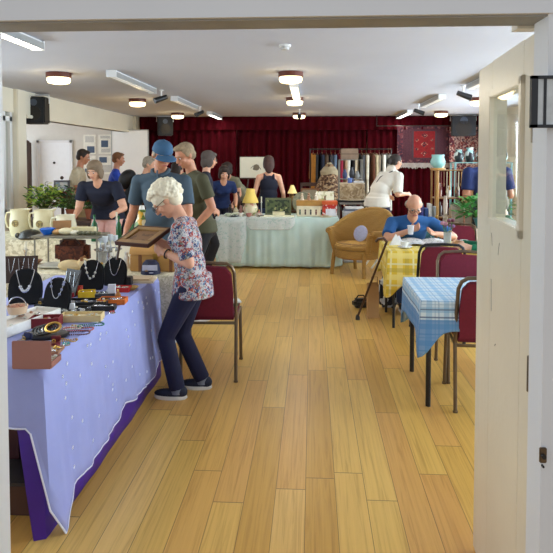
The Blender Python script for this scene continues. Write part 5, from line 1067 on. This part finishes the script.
for i, (x, z, r, h, c, lb) in enumerate(((1.95, 1.066, .035, .2, (150, 84, 40), 'amber brown bottle'), (2.08, 1.066, .03, .16, (220, 214, 200), 'white bottle'), (2.20, 1.066, .035, .2, (90, 60, 44), 'dark brown bottle'), (2.30, 1.066, .03, .14, (180, 60, 50), 'red bottle'), (1.96, .796, .035, .2, (60, 40, 30), 'black-brown bottle'), (2.12, .796, .035, .17, (200, 180, 150), 'cream bottle'), (2.26, .796, .035, .18, (120, 70, 50), 'russet bottle'))):
    bottle(lb + (' on the upper' if z > 1 else ' on the lower') + ' level of the honey display shelf', x - .15, 8.62, z, r, h, C(*c, .3))
one('yellow_flower_jug', MB().lathe([(.0, 0), (.05, 0), (.065, .06), (.05, .13), (.055, .16), (.045, .16), (0, .03)]), patterned('yellow_glaze', [s(226, 200, 60), s(120, 140, 60), s(240, 230, 180)], [0, .5, .75], 24, .3), 'yellow floral jug on top of the honey display shelf', 'jug', (1.80, 8.6, 1.4565))
shelfunit('teal topped shelf of black and white pottery right of the honey shelf', 2.60, 9.45, .84, .3, [.5, 1.0, 1.54], C(110, 150, 148, .5), .014, 'pottery_shelf')
BW = patterned('bw_pottery', [(.015, .015, .018), s(214, 226, 222), (.02, .03, .03), s(150, 190, 186)], [0, .4, .6, .85], 16, .3)
for i in range(5): vase(['black and white jar, left end of the teal topped shelf', 'black and white jar, second on the teal topped shelf', 'black and white jar, middle of the teal topped shelf', 'black and white jar, fourth on the teal topped shelf', 'black and white jar, right end of the teal topped shelf'][i], 2.26 + i * .165, 9.42, 1.556, [(.6, 0), (1, .4), (.9, .7), (.6, .9), (.7, 1)], BW, 'painted_jar', 'jar', r=.078, h=.19 + .03 * (i % 2))
leafy('leafy green pot plant in a teal bowl on the oak table', 2.00, 7.15, .802, .30, .32, [C(60, 140, 60, .45), C(96, 170, 80, .45), MG], 210, seed=6, leaf=.10, pot=C(80, 160, 170, .3), pr=.10, ph=.10)
k = thing('brass_bowl', 'wide shallow brass bowl on the oak table', 'bowl', (1.62, 7.12, .802)); MB().lathe([(.0, 0), (.06, 0), (.12, .03), (.14, .055), (.12, .055), (.05, .012), (0, .012)]).out('bowl', base('bronze_bowl', s(150, 112, 62), .3, .6), k); MB().ell((0, 0, .04), (.07, .06, .02)).out('nuts', C(120, 80, 50), k)
carton('framed_print', 'framed print leaning behind the leafy plant on the oak table', 'print', 0, 0, (.22, .03, .26), -.1, C(200, 180, 160), .802, pos=(1.80, 7.35))
for i, (x, h, c) in enumerate(((1.34, .24, (226, 226, 220)), (1.41, .22, (110, 60, 120)), (1.47, .24, (70, 70, 150)), (1.53, .20, (60, 90, 150)), (1.58, .26, (230, 228, 222)), (1.65, .22, (190, 196, 200)))):
    m = MB(); m.b2((-.022, -.07, 0), (.022, .07, h), .002); one('book', m, C(*c), ['white book at the left end', 'purple book second in the row', 'indigo book third in the row', 'dark blue book fourth in the row', 'tall white book fifth in the row', 'pale grey book at the right end'][i] + ' on the teal cloth table', 'book', (x, 8.18, ZT), 0, None, False)
carton('green_box_file', 'flat dark green box in front of the upright books on the teal cloth', 'box', 0, 0, (.34, .2, .06), 0, C(50, 96, 80), ZT, pos=(1.50, 7.88)); carton('silver_tray', 'flat silver tray near the right of the teal cloth', 'tray', 0, 0, (.2, .16, .03), 0, SILVER, ZT, pos=(1.86, 7.90))
vase('slim brown vase at the right edge of the teal cloth', 1.93, 8.1, ZT, PV, C(110, 70, 50, .3), r=.045, h=.34); vase('tall cream candle vase behind the flat silver tray', 1.80, 8.22, ZT, [(.6, 0), (.4, .3), (.5, .7), (.3, 1)], C(220, 200, 180, .3), r=.06, h=.36)
# a white tablecloth-covered plinth beyond the purple books etc.

# ------------------------------------------------------------------ cafe table goods
def cup(lb, x, y): 
    k = thing('teacup', lb, 'teacup', (x, y, ZT)); MB().lathe([(.0, 0), (.04, 0), (.07, .014), (.068, .018), (.0, .006)]).out('saucer', C(238, 238, 234, .2), k); MB().lathe([(.0, .007), (.022, .007), (.036, .035), (.042, .065), (.038, .065), (.03, .02), (0, .012)]).tube([(.038, 0, .055), (.06, 0, .05), (.058, 0, .028), (.034, 0, .024)], .004, 6).out('cup', C(240, 240, 236, .2), k)
cup('white cup and saucer at the left of the yellow cloth', .90, 5.86); cup('white cup and saucer at the right of the yellow cloth', 1.50, 6.0)
k = thing('newspaper', 'open newspaper on the yellow cloth being read by the man', 'newspaper', (1.14, 6.14, ZT), 0)
def nf(u, v): return V((-.22 + .44 * u, -.15 + .3 * v, .006 + .03 * abs(sin(pi * u * 2)) * .6 + .02 * v))
MB().sheet(nf, 20, 4).out('pages', patterned('newsprint', [s(226, 226, 222), s(150, 150, 150), s(230, 230, 228)], [0, .45, .6], 60, .8), k, solid=.003)
k = thing('napkin_holder', 'folded white napkins standing beside the left cup', 'napkins', (.84, 6.08, ZT), .3); MB().prism([(-.07, 0), (.07, 0), (.0, .11)], -.02, .0).out('napkin', C(240, 240, 240), k, False); MB().prism([(-.03, 0), (.09, 0), (.05, .09)], .01, .03).out('napkin', C(232, 232, 236), k, False)
k = thing('flower_glass', 'small glass of purple and pink flowers on the yellow cloth', 'flowers', (1.36, 6.10, ZT)); MB().lathe([(.0, 0), (.035, 0), (.04, .13), (.036, .13), (.03, .01), (0, .01)]).out('glass', C(206, 214, 216, .1), k)
for i in range(9):
    a = i * 2.4; e = V((cos(a) * .055, sin(a) * .04, .19 + .03 * (i % 3))); MB().tube([(0, 0, .02), e * .6, e], .003, 5).out('stem', MG, k); MB().ell(e, (.022, .02, .018), sub=2).out('flower', C(*[(150, 110, 160), (206, 150, 170), (120, 60, 80)][i % 3], .7), k)
carton('spectacle_case', 'slim dark spectacle case near the front of the yellow cloth', 'case', 0, 0, (.15, .05, .03), .1, BLACK, ZT, pos=(1.16, 5.80))
# stick and bags
k = thing('walking_stick', 'dark walking stick leaning on the yellow-clothed table', 'walking stick', (.508, 6.06, 0)); MB().cyl((.0, 0, .03), (.235, -.30, .80), .011).out('shaft', DWOOD, k); MB().lathe([(.0, 0), (.022, 0), (.020, .03), (.013, .05), (.0, .05)]).out('rubber_foot', BLACK, k); MB().tube([(.235, -.30, .80), (.245, -.31, .83), (.22, -.29, .86), (.17, -.26, .85), (.15, -.25, .82)], .013, 8).out('handle', DWOOD, k)
bpy.data.objects[k.name].location = (.46, 6.00, 0)
k = thing('paper_bag', 'brown paper carrier bag on the floor by the yellow table', 'bag', (.62, 6.12, 0), .2)
m = MB().lathe([(.0, 0), (1, 0), (1.02, .16), (1.0, .34), (.92, .34), (.94, .02), (0, .01)], seg=4, sx=.10, sy=.07, m=Matrix.Rotation(pi / 4, 4, 'Z')); m.out('bag', base('kraft_paper', s(184, 142, 92), .8, var=.08), k, False); MB().tube([(-.04, -.05, .32), (-.03, -.055, .42), (.03, -.055, .42), (.04, -.05, .32)], .004, 6).out('handle', C(150, 112, 72), k)
k = thing('handbag', 'dark bag on the floor to the left of the paper bag', 'bag', (.53, 6.50, 0), .3); MB().box((0, 0, .05), (.18, .12, .10), bev=.03).out('body', BLACK, k); MB().tube([(-.06, 0, .09), (-.03, 0, .13), (.03, 0, .13), (.06, 0, .09)], .008).out('handle', DKSTEEL, k)
k = thing('shoulder_bag', 'black and white patterned bag hanging down by the yellow cloth corner', 'bag', (.83, 6.50, 0), .1); MB().box((0, 0, .17), (.20, .12, .32), bev=.03).out('body', patterned('bw_bag', [(.02, .02, .03), s(214, 218, 226)], [0, .6], 12, .7), k); MB().tube([(-.07, 0, .32), (-.03, 0, .42), (.03, 0, .42), (.07, 0, .32)], .007).out('handle', BLACK, k)
# ------------------------------------------------------------------ more small goods
def small(kind, lb, x, y, z, c, sz=.05, rough=.3):
    mt = C(*c, rough)
    if kind == 'ring_box':
        k = thing('ring_box', lb, 'jewellery box', (x, y, z), random.uniform(-.4, .4)); MB().b2((-sz / 2, -sz / 2, 0), (sz / 2, sz / 2, sz * .5), sz * .08).out('base', mt, k, False); MB().b2((-sz / 2, sz / 2 - .006, sz * .5), (sz / 2, sz / 2 + .006, sz * 1.05), .003).out('lid', mt, k, False); MB().tube([(cos(t) * sz * .16, 0, sz * .62 + sin(t) * sz * .16) for t in [2 * pi * i / 12 for i in range(12)]], .0025, 5, closed=True).out('ring', GOLD, k)
    elif kind == 'brooch':
        k = thing('brooch', lb, 'brooch', (x, y, z), random.uniform(-.4, .4)); MB().lathe([(.0, 0), (sz * .5, 0), (sz * .5, .004), (sz * .2, .010), (.0, .011)], seg=16).out('mount', SILVER, k); [MB().ell((cos(a) * sz * .3, sin(a) * sz * .3, .009), sz * .12, sub=1).out('stone', mt, k) for a in [2 * pi * i / 6 for i in range(6)]]
    elif kind == 'card':
        k = thing('earring_card', lb, 'card', (x, y, z), random.uniform(-.3, .3)); MB().b2((-sz / 2, -sz * .7, 0), (sz / 2, sz * .7, .003)).out('card', mt, k, False); [MB().ell((q * sz * .2, 0, .008), (.006, .006, .005), sub=1).out('earring', GOLD, k) for q in (-1, 1)]
    elif kind == 'perfume':
        k = thing('scent_bottle', lb, 'bottle', (x, y, z)); MB().lathe([(.0, 0), (sz * .5, 0), (sz * .55, sz * .6), (sz * .25, sz), (sz * .18, sz * 1.2), (.0, sz * 1.2)], seg=16).out('body', mt, k); MB().ell((0, 0, sz * 1.4), sz * .22, sub=2).out('stopper', GOLD, k)
    elif kind == 'bowl':
        k = thing('bowl', lb, 'bowl', (x, y, z)); MB().lathe([(.0, 0), (sz * .4, 0), (sz, sz * .5), (sz * .92, sz * .5), (sz * .36, sz * .1), (0, sz * .08)], seg=20).out('body', mt, k); MB().tube([(cos(t) * sz * .96, sin(t) * sz * .96, sz * .5) for t in [2 * pi * i / 20 for i in range(20)]], sz * .05, 6, closed=True).out('rim', mt, k)
    elif kind == 'figurine':
        k = thing('figurine', lb, 'figurine', (x, y, z)); MB().lathe([(.0, 0), (sz * .5, 0), (sz * .3, sz * .9), (sz * .42, sz * 1.3), (sz * .18, sz * 1.7), (.0, sz * 1.7)], seg=14).out('body', mt, k); MB().ell((0, 0, sz * 1.95), sz * .28, sub=2).out('head', mt, k)
    elif kind == 'candle':
        k = thing('candlestick', lb, 'candlestick', (x, y, z)); MB().lathe([(.0, 0), (sz * .5, 0), (sz * .3, sz * .2), (sz * .12, sz * .4), (sz * .12, sz * 2.6), (sz * .3, sz * 2.8), (.0, sz * 2.8)], seg=14).out('stem', mt, k); MB().cyl((0, 0, sz * 2.8), (0, 0, sz * 4), sz * .14).out('candle', C(230, 222, 200), k)
    return k
NT = 'on the near jewellery table'
for kd, lb, px, py, c, sz in (
    ('ring_box', 'open navy ring box left of the bracelet tray', 24, 345, (30, 34, 70), .05), ('ring_box', 'open maroon ring box beside the pink-brown box', 54, 347, (110, 26, 40), .045), ('brooch', 'turquoise stone brooch lying right of the bracelet tray', 66, 345, (60, 170, 170), .04),
    ('card', 'white earring card in front of the long cream box', 74, 327, (232, 230, 224), .05), ('card', 'white earring card at the table edge beside the green stones', 97, 321, (232, 230, 224), .045), ('brooch', 'pearl brooch between the red box and the bracelet tray', 58, 331, (226, 222, 206), .04),
    ('ring_box', 'open black ring box beside the leftmost bust foot', 40, 308, (20, 20, 24), .05), ('ring_box', 'open red velvet ring box between the coral box and nearest bust', 68, 302, (150, 26, 40), .05), ('perfume', 'small amber scent bottle right of the white price card', 118, 298, (170, 110, 50), .035),
    ('perfume', 'small clear scent bottle behind the orange box', 109, 294, (200, 206, 214), .035), ('bowl', 'small brass bowl at the far end of the jewellery table', 132, 290, (176, 140, 74), .045), ('card', 'cream earring card on the edge near the orange box', 122, 299, (226, 214, 186), .045),
    ('brooch', 'red stone brooch on the edge below the silver pin tray', 112, 313, (170, 40, 44), .038), ('card', 'pale blue earring card behind the white display case', 34, 314, (190, 206, 226), .05), ('ring_box', 'open green ring box behind the nearest bust', 62, 298, (30, 80, 60), .05),
    ('perfume', 'blue scent bottle behind the coral box', 79, 288, (50, 90, 160), .035)):
    p = gp(px, py, ZT); small(kd, lb, p.x, p.y, ZT, c, sz)
for kd, lb, x, y, c, sz in (
    ('bowl', 'white china bowl beside the ivory enamel jug', -2.62, 6.72, (236, 234, 228), .08), ('figurine', 'white china figurine on the navy-top woman\'s table, left end', -2.36, 6.40, (232, 228, 220), .08), ('candle', 'slim silver candlestick behind the green bottles', -2.14, 6.45, (190, 190, 194), .07),
    ('bowl', 'pale glass bowl before the green bottles', -2.15, 6.08, (196, 208, 200), .07), ('perfume', 'yellow glass bottle next to the white jug', -1.64, 6.38, (200, 160, 60), .08), ('figurine', 'cream figurine between white jug and small glass vase', -1.47, 6.12, (226, 214, 186), .07), ('candle', 'tall brass candlestick at the back of the navy-top woman\'s table', -1.60, 6.52, (180, 140, 70), .08)):
    small(kd, lb, x, y, ZT, c, sz)
for kd, lb, x, y, c, sz in (
    ('bowl', 'brown glazed bowl left of the silver cake stand', -2.28, 4.80, (130, 90, 60), .06), ('perfume', 'green scent bottle in front of the silver cake stand', -1.60, 4.46, (80, 130, 100), .05), ('figurine', 'white china figurine left of the wooden chest', -1.47, 4.66, (234, 230, 222), .06), ('candle', 'dark candlestick behind the wooden chest', -1.10, 4.86, (60, 50, 46), .06), ('perfume', 'white topped glass bottle to the right behind the wooden chest', -1.30, 4.87, (206, 212, 216), .07)):
    small(kd, lb, x, y, ZT, c, sz)
for kd, lb, x, y, c, sz in (
    ('figurine', 'pink figurine left of the yellow lamp on the mint cloth', -1.08, 9.05, (206, 150, 146), .07), ('bowl', 'grey bowl behind the yellow lamp on the mint cloth', -.98, 9.28, (150, 150, 144), .08), ('candle', 'silver candlestick right of the yellow lamp', -.78, 9.20, (190, 190, 190), .07), ('perfume', 'rose glass bottle beside the yellow lamp base', -.80, 9.02, (200, 120, 120), .06),
    ('bowl', 'white bowl behind the red and white tin', .06, 9.36, (230, 226, 216), .06), ('bowl', 'dark bowl left of the green picture', -.76, 8.86, (60, 60, 54), .05), ('figurine', 'black figurine near the left end of the mint cloth', -1.28, 9.30, (40, 40, 44), .07), ('perfume', 'cream bottle at the back left of the mint cloth', -1.20, 9.38, (214, 204, 176), .08)):
    small(kd, lb, x, y, ZT, c, sz)
for kd, lb, x, y, c, sz in (
    ('figurine', 'bronze figurine on the long dark table left of the trophy', -1.17, 10.30, (110, 84, 50), .09), ('candle', 'brass candlestick on the long dark table behind the tank-top woman', -.62, 10.32, (170, 134, 70), .08), ('bowl', 'silver bowl at the left end of the long dark table', -1.75, 10.2, (180, 182, 186), .09), ('perfume', 'white jar between the mirror and dark glass bottle', .10, 10.32, (220, 216, 204), .09), ('candle', 'dark candlestick near the left end of the long dark table', -1.95, 10.3, (56, 44, 38), .09)):
    small(kd, lb, x, y, ZD, c, sz)
for kd, lb, x, y, z, c, sz in (
    ('perfume', 'brown glass bottle at the left front of the oak table', 1.50, 7.32, .802, (120, 76, 44), .08), ('figurine', 'pale figurine behind the brass bowl on the oak table', 1.62, 7.36, .802, (206, 190, 164), .07), ('candle', 'copper candlestick between the brass bowl and leafy plant', 1.76, 7.05, .802, (176, 104, 70), .07), ('bowl', 'grey bowl in the middle of the teal cloth table', 1.70, 8.0, ZT, (150, 160, 160), .07), ('perfume', 'dark brown bottle at the left end of the teal cloth table', 1.31, 7.98, ZT, (70, 44, 34), .08)):
    small(kd, lb, x, y, z, c, sz)

# ------------------------------------------------------------------ people
WH = base('white_hair', s(236, 226, 200), .8, var=.1, nscale=50); GH = base('grey_hair', s(150, 140, 126), .8, var=.2, nscale=50); DH = base('dark_brown_hair', s(44, 30, 24), .7, var=.2, nscale=40); BH = base('sandy_hair', s(116, 84, 56), .8, var=.2)
FLOR = patterned('floral_blouse', [s(176, 174, 172), s(150, 40, 36), s(186, 184, 184), s(44, 62, 104), s(176, 96, 76), s(178, 178, 180), s(84, 110, 140), s(110, 118, 100)], [0, .15, .32, .44, .58, .70, .82, .92], 72, .8)
NAVYT = base('navy_trousers', s(18, 20, 54), .85, var=.1); NAVY = base('navy_cotton', s(16, 20, 42), .85, var=.1); POLO = base('slate_polo', s(66, 84, 98), .85, var=.06, nscale=6)
OLIVE = base('olive_cotton', s(74, 72, 48), .85, var=.08); BLK = base('black_cloth', s(22, 22, 28), .9); JEAN = base('denim', s(48, 66, 104), .85, var=.1); KH = base('khaki', s(170, 148, 110), .85)
SHOEN = base('navy_shoe', s(26, 32, 54), .7, var=.2, nscale=60)
def hx(px, Y): return at(px, 158, Y).x
r, inf = person('woman with curly white hair in a floral blouse holding a picture frame', -.80, 4.02, 88, 1.44, lean=9, hp=44, hy=6, hs=1.22, L=(-.09, .185, .99), R=(.12, .215, 1.005), feet=((-.09, .10, 0), (.10, -.03, 0)), fem=True, wide=1.12, top=FLOR, sleeve=.85, bottom=NAVYT, shoe=SHOEN, hair='curly', hairm=WH, skm=SK1, vox=.0065, hem=.03, glasses=True, curlL=.55, curlR=.5, nL=(.9, .2, .3), nR=(-.9, .2, .3), details=True, hipy=.02)
e, hnd = inf['elb'][-1], inf['hands'][-1]; wpt = hnd.lerp(e, .13); ax = (e - hnd).normalized(); M3 = ax.to_track_quat('Z', 'Y').to_matrix().to_4x4()
MB().tube([wpt + M3.to_3x3() @ V((cos(t) * .031, sin(t) * .031, 0)) for t in [2 * pi * i / 18 for i in range(18)]], .005, 6, closed=True).out('bracelet', BLACK, r)
for sd in (-1, 1):
    a = inf['an'][sd]; MB().cyl(a + V((0, 0, -.03)), a + V((0, 0, .02)), .044, .042).out('sock', C(120, 126, 140, .9), r)
r, inf = person('man in a blue cap and slate polo shirt looking down', -1.32, 5.26, 176, 1.76, lean=8, hp=24, hy=38, L=(-.25, .33, .98), R=(.27, .20, 1.0), wide=1.12, top=POLO, sleeve=.72, bottom=BLK, hair='cap', hairm=GH, skm=SK2, vox=.008, collar=POLO, cap=base('blue_cap', s(50, 88, 122), .8, var=.08), details=True, curlL=.4, curlR=.4)
MB().tube([inf['nb'] + V((0, .095, .03)), inf['nb'] + V((0, .118, -.05)), inf['nb'] + V((0, .13, -.13))], .008, 6).out('placket', POLO, r)
person('man in an olive t-shirt standing behind the cap-wearing man', hx(199, 5.95), 5.95, 125, 1.76, lean=9, hp=26, hy=10, L=(-.22, .16, .95), R=(.2, .3, 1.0), wide=1.1, top=OLIVE, sleeve=.66, bottom=BLK, hair='short', hairm=base('ash_hair', s(150, 128, 100), .8, var=.2, nscale=40), skm=SK2, vox=.009, details=True)
person('person with grey-brown hair and glasses facing right before the curtain', hx(203, 8.0), 8.0, -75, 1.69, lean=5, hp=10, top=NAVY, sleeve=2, bottom=BLK, hair='bob', hairm=base('grey_brown_hair', s(84, 74, 70), .8, var=.2), skm=SK1, glasses=True, L=(-.2, .12, .95), R=(.2, .12, .95))
person('woman in a white jacket bending at the left end of the mint green table', -2.25, 9.1, -75, 1.60, lean=32, hp=18, top=base('white_jacket', s(206, 198, 180), .85), sleeve=2, bottom=KH, hair='bob', hairm=DH, skm=SK1, L=(-.15, .38, .85), R=(.15, .38, .85), fem=True, hipy=-.12)
person('woman in a navy dress leaning over the long dark table', -1.47, 9.74, -165, 1.60, lean=44, hp=22, top=base('royal_navy', s(24, 44, 92), .85), sleeve=.6, bottom=NAVY, hair='bob', hairm=DH, skm=SK1, L=(-.2, .20, .85), R=(.2, .20, .85), fem=True, hipy=-.1)
person('person in a sage green top stooping below the easel print', -1.35, 10.98, 140, 1.66, lean=48, hp=6, top=base('sage_top', s(132, 130, 106), .85), sleeve=.55, bottom=BLK, hair='bob', hairm=DH, skm=SK1, L=(-.25, .38, .8), R=(.2, .38, .8), fem=True, hipy=-.10)
person('woman seen from behind in a dark navy tank top and jeans', hx(270, 10.0) , 9.74, 8, 1.63, lean=2, hp=12, top=NAVY, tank=True, bottom=JEAN, hair='long', hairm=base('auburn_brown', s(60, 34, 28), .7, var=.2), skm=SK1, fem=True, L=(-.26, .12, .85), R=(.26, .12, .85), wide=1.05)
r, inf = person('woman in a white hooded top seen from behind, bending to the right', 1.10, 9.60, -58, 1.76, lean=40, hp=8, top=base('white_hoodie', s(222, 216, 204), .9, var=.04), sleeve=.95, bottom=NAVYT, hair='bun', hairm=base('black_brown_hair', s(40, 32, 28), .7, var=.3), skm=SK1, fem=True, wide=1.26, L=(-.24, .30, 1.0), R=(.20, .36, 1.05), hem=.03, hipy=-.08)
MB().ell(inf['nb'] + inf['TM'] @ V((0, -.075, .01)), (.10, .05, .085), inf['TM']).tube([inf['nb'] + inf['TM'] @ V((cos(t) * .085, sin(t) * .075 - .01, .02 + .02 * sin(t))) for t in [2 * pi * i / 20 for i in range(20)]], .022, 8, closed=True).out('hood', base('white_hoodie', s(222, 216, 204), .9, var=.04), r)
MB().tube([inf['nb'] + inf['TM'] @ V((.10, -.085, -.03)), inf['chest'] + inf['TM'] @ V((-.0, -.145, -.02)), inf['hip'] + V((-.18, -.06, .10))], .007, 6).out('bag_strap', BLACK, r)
r, inf = person('bald man with glasses in a blue t-shirt reading at the yellow table', 1.08, 6.80, 181, 1.74, lean=33, hp=36, hipz=.50, sit=True, feet=((-.12, .40, 0), (.12, .40, 0)), L=(-.20, .47, .83), R=(.06, .45, .86), pole=(.9, -.25, -.3), wide=1.15, top=base('bright_blue_tee', s(34, 88, 146), .85, var=.06), sleeve=.78, bottom=JEAN, hair='bald', hairm=base('pale_grey_hair', s(170, 156, 140), .8), skm=SK1, vox=.009, glasses=True, details=True, nL=(-.5, .3, .8), nR=(-.6, .3, .4), curlR=.7, hipy=-.02)
hR = inf['hands'][1]
k = thing('white_cup', 'white paper cup held in the right hand of the man in blue', 'cup', (1.08 - hR.x, 6.80 - hR.y - .09, hR.z - .03)); MB().lathe([(.0, 0), (.026, 0), (.034, .09), (.030, .09), (.0, .01)]).out('cup', C(236, 238, 242, .4), k); MB().tube([(cos(t) * .034, sin(t) * .034, .09) for t in [2 * pi * i / 18 for i in range(18)]], .003, 6, closed=True).out('rim', C(236, 238, 242, .4), k)
person('person with a dark navy back standing behind the oak table, partly behind the door', hx(485, 7.85) + .06, 7.85, 10, 1.78, lean=10, hp=20, top=base('deep_blue_shirt', s(22, 38, 88), .85), sleeve=.75, bottom=BLK, hair='short', hairm=DH, skm=SK2, wide=1.35, L=(-.2, .30, 1.1), R=(.25, .30, 1.1))
person('seated person in a green long-sleeved top at the right of the yellow table', 1.86, 5.72, 92, 1.70, lean=12, hp=20, hipz=.55, sit=True, feet=((-.1, .36, 0), (.1, .36, 0)), L=(-.13, .42, .80), R=(.14, .42, .80), top=base('emerald_top', s(20, 112, 80), .85, var=.1), sleeve=2, bottom=BLK, hair='bob', hairm=GH, skm=SK3, fem=True, hipy=-.02, wide=1.15)
person('woman with sandy hair in a navy top stooping over her stall', hx(102, 7.3) , 7.40, 180, 1.70, lean=44, hp=22, hy=-10, L=(-.30, .48, .98), R=(.24, .42, .90), top=NAVY, sleeve=.62, bottom=base('pink_shorts', s(220, 170, 160), .85), hair='bob', hairm=base('ash_blonde', s(128, 108, 86), .8, var=.2), skm=SK1, fem=True, wide=1.28, hipy=-.08, vox=.009)
person('man in a beige short-sleeved shirt near the white annex door', hx(75, 9.35), 9.35, -80, 1.74, lean=8, hp=18, L=(-.2, .30, 1.02), R=(.16, .32, 1.05), top=base('beige_shirt', s(196, 182, 154), .85, var=.08, nscale=30), sleeve=.7, bottom=KH, hair='short', hairm=DH, skm=SK2, wide=1.15)
person('young man in a bright blue shirt facing right by the notices', hx(113, 10), 10.0, -75, 1.69, lean=6, hp=10, L=(-.18, .34, .86), R=(.16, .36, .9), top=base('royal_blue_shirt', s(24, 60, 160), .8, var=.08), sleeve=.66, bottom=NAVY, hair='short', hairm=base('ginger_brown', s(110, 70, 40), .8, var=.2), skm=SK2)
r, inf = person('person in a black jacket bending to the right with a backpack', hx(136, 8.75), 8.75, -85, 1.68, lean=30, hp=16, top=BLK, sleeve=2, bottom=BLK, hair='short', hairm=GH, skm=SK1, wide=1.25, L=(-.25, .4, .9), R=(.2, .4, .9), hipy=-.1)
k = MB().ell(inf['chest'] + inf['TM'] @ V((0, -.19, 0)), (.17, .12, .16), inf['TM']).out('backpack', base('black_nylon', s(14, 14, 18), .6, var=.3), r)
